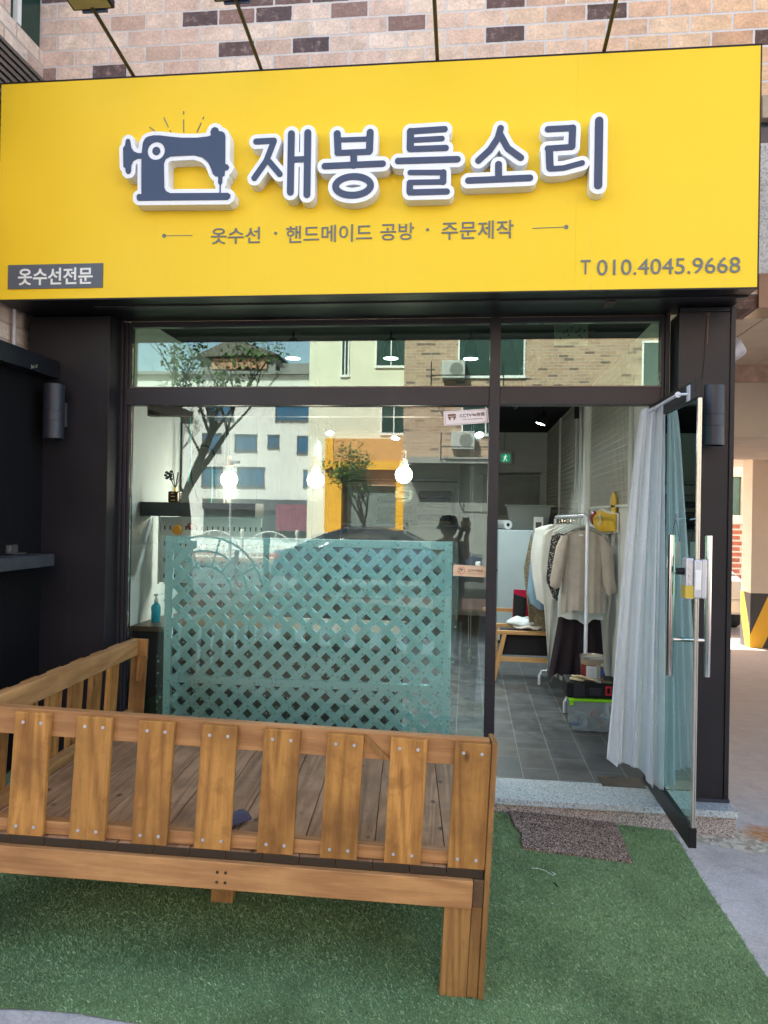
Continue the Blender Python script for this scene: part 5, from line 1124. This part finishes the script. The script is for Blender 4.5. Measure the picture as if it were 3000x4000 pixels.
# cars
def car(name, label, x, y, z, col, rot, L=4.6, W_=1.82, H=1.44, wag=False):
    Mx = Matrix.Translation((x, y, z)) @ Matrix.Rotation(rot, 4, 'Z')
    C_ = thing(name, label, 'car', mat=Mx)
    body = [(-2.25,.36),(-2.28,.62),(-2.20,.86),(-1.60,.96),(-.85,1.00),(1.05,1.02),(1.75,.98),(2.22,.90),(2.30,.60),(2.26,.34)]
    top = [(-1.25,.97),(-.55,1.34),(.0,1.44),(.75,1.43),(1.35,1.22),(1.80,.99)]
    g = G(); n = 14
    def sec(px, zt, zb, half):
        return [(px, half*s*(1-.10*(abs(v-.5)*2)**2), zb+(zt-zb)*v) for s in (1,) for v in (0,.25,.5,.75,1)]
    xs_ = np.linspace(-2.28, 2.30, 30)
    def bf(u, v):
        x_ = -2.28+4.58*u; zt = np.interp(x_, [p[0] for p in body[2:8]], [p[1] for p in body[2:8]]); w = .90*(1-.16*abs((x_)/2.3)**4)
        a = math.pi*v; yy = -w*math.cos(a); kk = min(1, math.sin(a)*2.2); return (x_, yy*(1 if kk < 1 else 1), .34+(zt-.34)*kk**.6)
    g.surf(bf, 40, 22); n0 = len(g.v)
    for e_ in (-2.28, 2.30):
        P = [bf(0 if e_ < 0 else 1, j/21) for j in range(22)]; g.add(P+[(e_, 0, .34)], [(j, j+1, 22) for j in range(21)])
    paint = plain('car_paint_'+name, col, .22, .3, .05, coat=1) if False else plain('car_paint', col, .2, .35, .05)
    b = build('body', g, paint, C_, local=True, smooth=True)
    def rf(u, v):
        x_ = -1.30+3.15*u; zt = np.interp(x_, [p[0] for p in top], [p[1] for p in top]); w0 = .80; a = math.pi*v
        kk = min(1, math.sin(a)*1.9); w = w0-(.16*kk); yy = -w*math.cos(a); return (x_, yy, .93+(zt-.93)*kk**.7)
    build('cabin_glass', G().surf(rf, 34, 20), plain('car_glass', (.02,.025,.03), .06), C_, local=True, smooth=True)
    def rr(u, v):
        x_ = -.50+1.75*u; p = rf((x_+1.30)/3.15, .24+.52*v); return (p[0], p[1], p[2]+.012)
    build('roof', G().surf(rr, 20, 12), paint, C_, local=True, smooth=True, solid=.01)
    g = G()
    for s in (-1, 1):
        for (xa, xb) in ((-1.25,-.52),(1.85,1.2)):
            pa = rf((xa+1.30)/3.15, .5-s*.40); pb_ = rf((xb+1.30)/3.15, .5-s*.30); g.beam((pa[0],pa[1]*1.0,pa[2]+.01), (pb_[0],pb_[1],pb_[2]+.01), .06, .03)
        pm = rf((.38+1.30)/3.15, .5-s*.31); g.beam((.38, s*.80, .96), (.38, pm[1], pm[2]), .07, .03)
    build('pillars', g, paint, C_, local=True)
    for wx in (-1.42, 1.38):
        for s in (-1, 1):
            wh = build('wheel', G().lathe([(.20,s*.92),(.30,s*.915),(.325,s*.88),(.325,s*.74),(.2,s*.72)], (wx,0,.325), 24, 'y'), plain('tyre', (.02,.02,.02), .8), C_, local=True, smooth=True)
            build('rim', G().lathe([(.02,s*.925),(.19,s*.922),(.195,s*.9)], (wx,0,.325), 20, 'y'), STEEL, wh, local=True)
    for s in (-1, 1):
        build('tail_light', G().box(2.16, 2.285, min(s*.48,s*.80), max(s*.48,s*.80), .72, .86), plain('tail_red', (.65,.02,.03), .2), C_, local=True, bevel=.02)
        build('headlight', G().box(-2.265, -2.15, min(s*.50,s*.80), max(s*.50,s*.80), .66, .78), plain('headlight', (.7,.72,.74), .1), C_, local=True, bevel=.02)
    build('bumper', G().box(2.18, 2.33, -.80, .80, .34, .60), paint, C_, local=True, bevel=.04)
    build('bumper', G().box(-2.34, -2.18, -.80, .80, .32, .56), paint, C_, local=True, bevel=.04)
    build('number_plate', G().box(2.31, 2.325, -.26, .26, .62, .74), WHT, C_, local=True)
    return C_
car('parked_car', 'silver saloon car with red tail lights parked beyond the parking column', 3.95, 11.3, -.33, (.50,.48,.45), R(-90))
car('parked_car', 'dark blue car parked by the road, mirrored in the shop window', -1.95, -12.6, gz(0,-12)+.02, (.03,.05,.10), R(182))

# ---------------- the far side of the street, seen mirrored in the glass
gy = gz(0,-12)
def box_windows(bd, wins, yf, depthdir, fm, gm):
    for x0, x1, z0, z1 in wins:
        f = build('window', G().box(x0-.08, x1+.08, yf-.02, yf+.05, z0-.10, z0-.01).box(x0-.08, x1+.08, yf-.02, yf+.04, z1+.01, z1+.08).box(x0-.06, x0-.01, yf-.02, yf+.03, z0, z1).box(x1+.01, x1+.06, yf-.02, yf+.03, z0, z1).box((x0+x1)/2-.02, (x0+x1)/2+.02, yf-.02, yf+.03, z0, z1), fm, bd)
        build('pane', G().box(x0, (x0+x1)/2-.021, yf-.03, yf+.01, z0, z1).box((x0+x1)/2+.021, x1, yf-.03, yf+.008, z0, z1), gm, f)
CW = plain('cream_render', (.66,.66,.62), .85, 0, .05, 1); DF = plain('dark_window_frame', (.08,.09,.10), .5); BG_ = plain('blue_window', (.03,.10,.19), .08)
WB = thing('apartment_block', 'white rendered apartment block with blue windows, mirrored in the shop window', 'building', (-12, -33, gy))
t = NT('panel_render'); v = t.coord(); c = t.n('TexCoord'); sp = t.n('SeparateXYZ', i_0=c.outputs['Object'])
k = t.math('MAXIMUM', t.math('LESS_THAN', t.math('FRACT', t.math('DIVIDE', sp.outputs[0], .9)), .02), t.math('LESS_THAN', t.math('FRACT', t.math('DIVIDE', sp.outputs[2], .45)), .03))
t.done(t.bsdf(t.mix(t.math('MULTIPLY', k, .35), t.mix(t.noise(v, .8, 4), (.52,.53,.51), (.62,.62,.59)), (.3,.3,.3)), .85))
build('wall', G().box(-19, -6.85, -38, -30, gy, 8.1), t.m, WB)
build('parapet', G().box(-19.2, -6.8, -38.2, -29.8, 8.101, 8.25).box(-12.9,-9.2,-34,-30.2,8.25,9.0).box(-9.0,-7.0,-34,-30.3,8.25,8.7), plain('roof_grey', (.20,.20,.20), .8), WB)
build('roof', G().add([(-13.2,-29.9,8.95),(-11.2,-29.9,9.85),(-9.0,-29.9,9.05),(-9.0,-34,9.05),(-11.2,-34,9.85),(-13.2,-34,8.95)], [(0,1,4,5),(1,2,3,4),(0,2,1),(5,4,3),(0,5,3,2)]), plain('roof_dark', (.12,.11,.10), .8), WB)
build('louver_screen', G().box(-12.3, -9.6, -30.19, -30.1, 8.4, 8.9), plain('screen_red', (.40,.22,.14), .8), WB)
box_windows(WB, [(-9.05,-7.45,5.98,6.75),(-11.0,-10.05,4.55,5.2),(-9.40,-8.97,4.70,5.18),(-7.98,-6.95,4.45,5.15),(-10.85,-9.65,2.85,3.65),(-7.65,-6.95,2.88,3.55),(-12.6,-11.8,4.5,5.25),(-12.6,-11.7,2.85,3.65),(-12.4,-11.2,6.0,6.8),(-15.5,-14.4,4.5,5.3),(-15.5,-14.4,2.8,3.6)], -29.99, 1, DF, BG_)
build('shop_fascia', G().box(-12.5, -6.9, -30.0, -29.7, 1.70, 2.2), plain('fascia_dark', (.05,.05,.06), .5), WB)
build('shop_banner', G().box(-8.9, -7.3, -29.69, -29.6, .75, 1.98), plain('magenta_banner', (.16,.03,.06), .6, 0, .6, 9), WB)
build('shop_window', G().box(-12.5, -6.95, -30.02, -29.9, gy+.6, 1.69), plain('shop_glass', (.04,.06,.06), .15), WB)
CB = thing('cream_building', 'cream building with an orange tiled entrance frame, mirrored in the shop window', 'building', (-4, -25, gy))
build('wall', G().box(-5.6, -2.2, -32, -24.3, 4.5, 14).box(-6.3,-5.55,-31,-24.5,gy,12), plain('cream_plaster', (.66,.64,.52), .85, 0, .05, 1), CB)
OR = plain('orange_cladding', (.78,.40,.035), .5, 0, .06, 1); OR2 = plain('tan_cladding', (.60,.30,.10), .5, 0, .06, 1)
build('entrance_frame', G().box(-5.5, -4.85, -24.6, -24.0, gy, 3.30).box(-2.75, -2.35, -24.6, -24.0, gy, 3.30).box(-5.6, -2.35, -24.6, -23.9, 3.301, 3.62).box(-5.5,-5.2,-24.5,-23.95,3.63,4.49), OR, CB)
build('fascia', G().box(-5.19, -2.35, -24.5, -23.98, 3.63, 4.49), OR2, CB)
build('entrance_glass', G().box(-4.84, -2.76, -24.7, -24.5, gy, 3.0), plain('entrance_grey', (.16,.20,.20), .2), CB)
build('lintel', G().box(-4.84, -2.76, -24.6, -24.3, 2.7, 3.3), plain('lintel_tan', (.55,.33,.2), .6), CB)
box_windows(CB, [(-3.35,-2.45,4.75,6.4),(-3.6,-2.5,7.35,8.4),(-4.95,-4.75,7.0,8.5)], -24.29, 1, WHT, plain('green_pane', (.035,.065,.06), .1))
BB = thing('brick_building', 'tan brick building with a shaded ground floor, mirrored in the shop window', 'building', (2, -21, gy))
TB = brick_mat('tan_brick', [(0,(.18,.11,.08)),(.07,(.20,.12,.09)),(.09,(.40,.25,.165)),(.5,(.46,.30,.20)),(1,(.52,.36,.24))], (.42,.38,.33), .33, .105, .012, bump=.3)
build('wall', G().box(-2.18, 14, -27, -20.3, 3.5, 14), TB, BB)
build('ledge', G().box(-2.18, 14, -20.6, -20.0, 3.30, 3.50), plain('ledge_grey', (.28,.28,.26), .7), BB)
build('shopfront', G().box(-2.18, 14, -27, -20.9, gy, 3.29), plain('shopfront_grey', (.24,.25,.23), .35, 0, .1, 1), BB)
box_windows(BB, [(-.20,1.25,4.3,5.3),(-.35,1.7,6.2,7.6),(5.5,6.6,5.5,7.2)], -20.29, 1, WHT, plain('green_pane', (.035,.065,.06), .1))
for i, (x, z) in enumerate(((-.55,6.05),(-.2,3.75))):
    A_ = thing('air_conditioner', 'white outdoor air conditioner unit on the tan brick wall, %s one, mirrored in the glass' % ('upper','lower')[i], 'air conditioner', (x, -20.1, z))
    build('case', G().box(x-.38, x+.38, -20.25, -19.95, z, z+.58), plain('ac_case', (.42,.42,.40), .6), A_, bevel=.02)
    build('fan_grille', G().lathe([(.0,-19.945),(.21,-19.945),(.22,-19.948)], (x+.10,0,z+.29), 24, 'y'), plain('grille', (.18,.19,.17), .5), A_)
    build('cage', G().tube([(x-.7,-19.7,z-.35),(x+1.6,-19.7,z-.35)], .02, 6).tube([(x-.7,-19.7,z+.05),(x+1.6,-19.7,z+.05)], .02, 6).tube([(x-.7,-20.2,z-.35),(x-.7,-19.7,z-.35),(x-.7,-19.7,z+.5)], .02, 6).tube([(x+1.6,-20.2,z-.35),(x+1.6,-19.7,z-.35),(x+1.6,-19.7,z+.5)], .02, 6), BLKM, A_)
# wavy railings along both pavements
def fence(name, y, x0, n, w, h, r, m, label):
    F = thing(name, label, 'railing', (x0+n*w/2, y, gy+.1))
    for i in range(n+1): build('post', G().lathe([(.055,0),(.06,h*.9),(.075,h*.92),(.075,h*1.08),(.05,h*1.1)], (x0+i*w,y,gy+.1), 12), m, F, smooth=True)
    for i in range(n):
        g = G(); cx = x0+(i+.5)*w; zb = gy+.15
        for k, s in enumerate((1.0,.74,.48)):
            g.tube([(cx+(w/2-.06)*s*math.cos(a), y, zb+(h*.98)*s*math.sin(a)) for a in np.linspace(0, math.pi, 16)], r, 6)
        for a in (.5,.9,1.3,1.84,2.24,2.64): g.tube([(cx+(w/2-.06)*.48*math.cos(a), y, zb+h*.98*.48*math.sin(a)), (cx+(w/2-.06)*math.cos(a), y, zb+h*.98*math.sin(a))], r*.8, 6)
        g.tube([(cx-w/2+.06,y,zb),(cx+w/2-.06,y,zb)], r, 6); build('arch_panel', g, m, F, smooth=True)
fence('street_railing', -21.6, -16, 11, 2.0, .95, .022, plain('railing_white', (.62,.62,.60), .5), 'white arched railing across the road, mirrored in the shop window')
fence('street_railing', -10.0, -8.9, 3, 2.5, 1.15, .022, plain('railing_teal', (.05,.13,.13), .4), 'dark arched railing on the near pavement, mirrored in the shop window')
tag(single('traffic_bollard', G().lathe([(.09,gy+.1),(.09,gy+.12),(.045,gy+.13),(.045,gy+.95),(.03,gy+.97)], (-4.75,-10.8,0), 16), plain('orange_bollard', (.70,.10,.03), .5), 'orange flexible bollard beside the near railing, mirrored in the window', 'bollard'))
LP = thing('street_lamp', 'grey street lamp post across the road, mirrored in the shop window', 'street lamp', (-8.0,-21,gy))
build('post', G().tube([(-8.35,-21.3,gy),(-8.35,-21.3,3.3)], .05, 10), GRY, LP, smooth=True); build('arm', G().tube([(-8.35,-21.3,3.3),(-8.2,-21.1,3.35)], .04, 8), GRY, LP); build('lamp_head', G().box(-8.3,-8.0,-21.2,-20.95,3.30,3.38), GRY, LP)
# street tree: bare forked branches with sparse fresh leaves
def tree(x, y, z, H, seed, label, leafy, spread=1.0):
    rs = random.Random(seed); T = thing('street_tree', label, 'tree', (x, y, z)); g = G(); tips = []
    def grow(p, d, L, r, lv):
        n = 5; pts = [p]; rr = [r]
        for k in range(n):
            d = (d+Vector((rs.uniform(-.13,.13), rs.uniform(-.13,.13), rs.uniform(-.02,.10)))).normalized(); p = p+d*L/n; pts.append(p); rr.append(r*(1-.35*(k+1)/n))
            if lv > 1: tips.append(p)
        g.tube(pts, rr, 7 if lv < 2 else 5)
        if lv >= 5: return
        for k in range(3 if lv else 4):
            a = rs.uniform(0, 6.28); q = rs.choice(pts[3:]) if lv else pts[-1]; sd_ = Vector((math.cos(a), math.sin(a), rs.uniform(.35,.9)))
            grow(q, (d*.75+sd_*.62*spread).normalized(), L*rs.uniform(.55,.80), rr[-1]*rs.uniform(.55,.8), lv+1)
    grow(Vector((x, y, z)), Vector((.02,0,1)), H*.30, H*.022, 0)
    build('trunk', g, plain('bark', (.045,.037,.030), .9, 0, .3, 8), T, smooth=True)
    g = G()
    for p in tips:
        if rs.random() > leafy: continue
        for _ in range(5):
            c_ = p+Vector((rs.gauss(0,.13), rs.gauss(0,.13), rs.gauss(0,.11))); a = Vector((rs.uniform(-1,1), rs.uniform(-1,1), rs.uniform(-.6,.6))).normalized()*.055; b = a.cross(Vector((rs.uniform(-1,1), rs.uniform(-1,1), rs.uniform(-1,1)))).normalized()*.028
            g.add([c_-a, c_+b, c_+a, c_-b], [(0,1,2,3)])
    t = NT('leaf'); t.done(t.bsdf((.07,.14,.025), .6)); build('crown', g, t.m, T)
tree(-5.25, -9.3, gy+.05, 6.6, 11, 'tall forked street tree with sparse new leaves, mirrored in the left of the window', .05)
tree(-3.35, -19.2, gy+.05, 4.6, 5, 'small leafy street tree in front of the orange frame, mirrored in the window', .16)
tree(-12.5, -24.0, gy+.05, 7.5, 8, 'bare branched tree left of the apartment block, mirrored in the window', .03)

# ---------------- the photographer, mirrored in the glass
PX, PY = -.22, -4.52; PZ = gz(0,-4.5)
def skin_person():
    P = {}; vs = []; es = []; rad = []
    def v(n, x, y, z, r, par=None):
        P[n] = len(vs); vs.append((PX+x, PY+y, PZ+z)); rad.append(r)
        if par is not None: es.append((P[par], P[n]))
    v('pel',0,0,.88,.135); v('belly',0,.0,1.02,.125,'pel'); v('chest',0,.0,1.22,.14,'belly'); v('ust',0,.01,1.34,.11,'chest'); v('neck',0,.01,1.41,.05,'ust'); v('skull0',0,.02,1.47,.062,'neck'); v('skull1',0,.025,1.54,.082,'skull0'); v('skull2',0,.02,1.60,.06,'skull1')
    for s, n in ((-1,'l'),(1,'r')):
        v('sh'+n, s*.16,0,1.33,.06,'ust'); hx = .26 if s > 0 else .20
        v('el'+n, s*.17+.05, .17,1.20,.040,'sh'+n); v('wr'+n, .17+s*.035, .29,1.44,.027,'el'+n); v('pa'+n, .20+s*.040, .335,1.55,.026,'wr'+n)
        v('hip'+n, s*.09,0,.80,.095,'pel'); v('kn'+n, s*.10,.02,.47,.062,'hip'+n); v('an'+n, s*.10,-.02,.09,.042,'kn'+n); v('toe'+n, s*.11,.13,.035,.035,'an'+n)
    me = bpy.data.meshes.new('p'); me.from_pydata(vs, es, []); me.update(); o = bpy.data.objects.new('p', me); COL.objects.link(o)
    m = o.modifiers.new('skin', 'SKIN'); m.use_smooth_shade = True
    for i, sv in enumerate(me.skin_vertices[0].data): sv.radius = (rad[i], rad[i]); sv.use_root = i == 0
    o.modifiers.new('s', 'SUBSURF').levels = 2; bpy.context.view_layer.update()
    me2 = bpy.data.meshes.new_from_object(o.evaluated_get(DG())); COL.objects.unlink(o); bpy.data.objects.remove(o)
    return mesh_g(me2, lambda x, y, z: (x, y, z))
PE = thing('person', 'person in a dark hat and dark clothes taking the picture, mirrored in the window', 'person', (PX, PY, PZ))
build('body', skin_person(), plain('skin_and_sleeves', (.16,.11,.09), .7), PE, smooth=True)
def ring_f(zs, rs, cx, cy):
    return G().surf(lambda u, v: (cx+np.interp(v, np.linspace(0,1,len(zs)), [r[0] for r in rs])*math.cos(2*math.pi*u), cy+np.interp(v, np.linspace(0,1,len(zs)), [r[1] for r in rs])*math.sin(2*math.pi*u), np.interp(v, np.linspace(0,1,len(zs)), zs)), 28, 16, closeu=True)
build('jacket', ring_f([PZ+1.38,PZ+1.33,PZ+1.2,PZ+1.0,PZ+.75], [(.07,.06),(.20,.13),(.205,.155),(.185,.15),(.20,.16)], PX, PY), plain('dark_jacket', (.035,.035,.045), .85), PE, smooth=True)
build('hat', G().lathe([(.15,PZ+1.52),(.147,PZ+1.515),(.112,PZ+1.58),(.105,PZ+1.63),(.075,PZ+1.67),(.01,PZ+1.68)], (PX, PY+.02, 0), 28), plain('hat_black', (.02,.02,.022), .9), PE, smooth=True)
build('hair', G().ball((PX, PY-.005, PZ+1.53), .098, 18, 12, (1,1,1.15)), plain('hair_black', (.015,.012,.011), .6), PE, smooth=True)
g = G()
for s in (-1, 1):
    for k in range(4):
        bx, bz = PX+.20+s*.040, PZ+1.575; L_ = (.062,.070,.066,.052)[k]
        g.tube([(bx+s*.004, PY+.345-.004*k, bz-.012*k+.02), (bx+s*.012, PY+.36, bz-.012*k+.03), (bx-s*.010, PY+.375, bz-.012*k+.032), (bx-s*(L_-.03), PY+.372, bz-.012*k+.028)], [.009,.0088,.008,.006], 8)
    g.tube([(bx, PY+.335, bz-.02), (bx-s*.02, PY+.335, bz+.01), (bx-s*.038, PY+.345, bz+.02)], [.010,.009,.007], 8)
build('fingers', g, plain('skin', (.50,.32,.24), .5), PE, smooth=True)
PH = thing('phone', 'dark phone held up in both hands, mirrored in the window', 'phone', (0, PY+.39, PZ+1.5))
build('body', G().box(PX+.16, PX+.24, PY+.355, PY+.363, PZ+1.50, PZ+1.655), BLK, PH, bevel=.003)
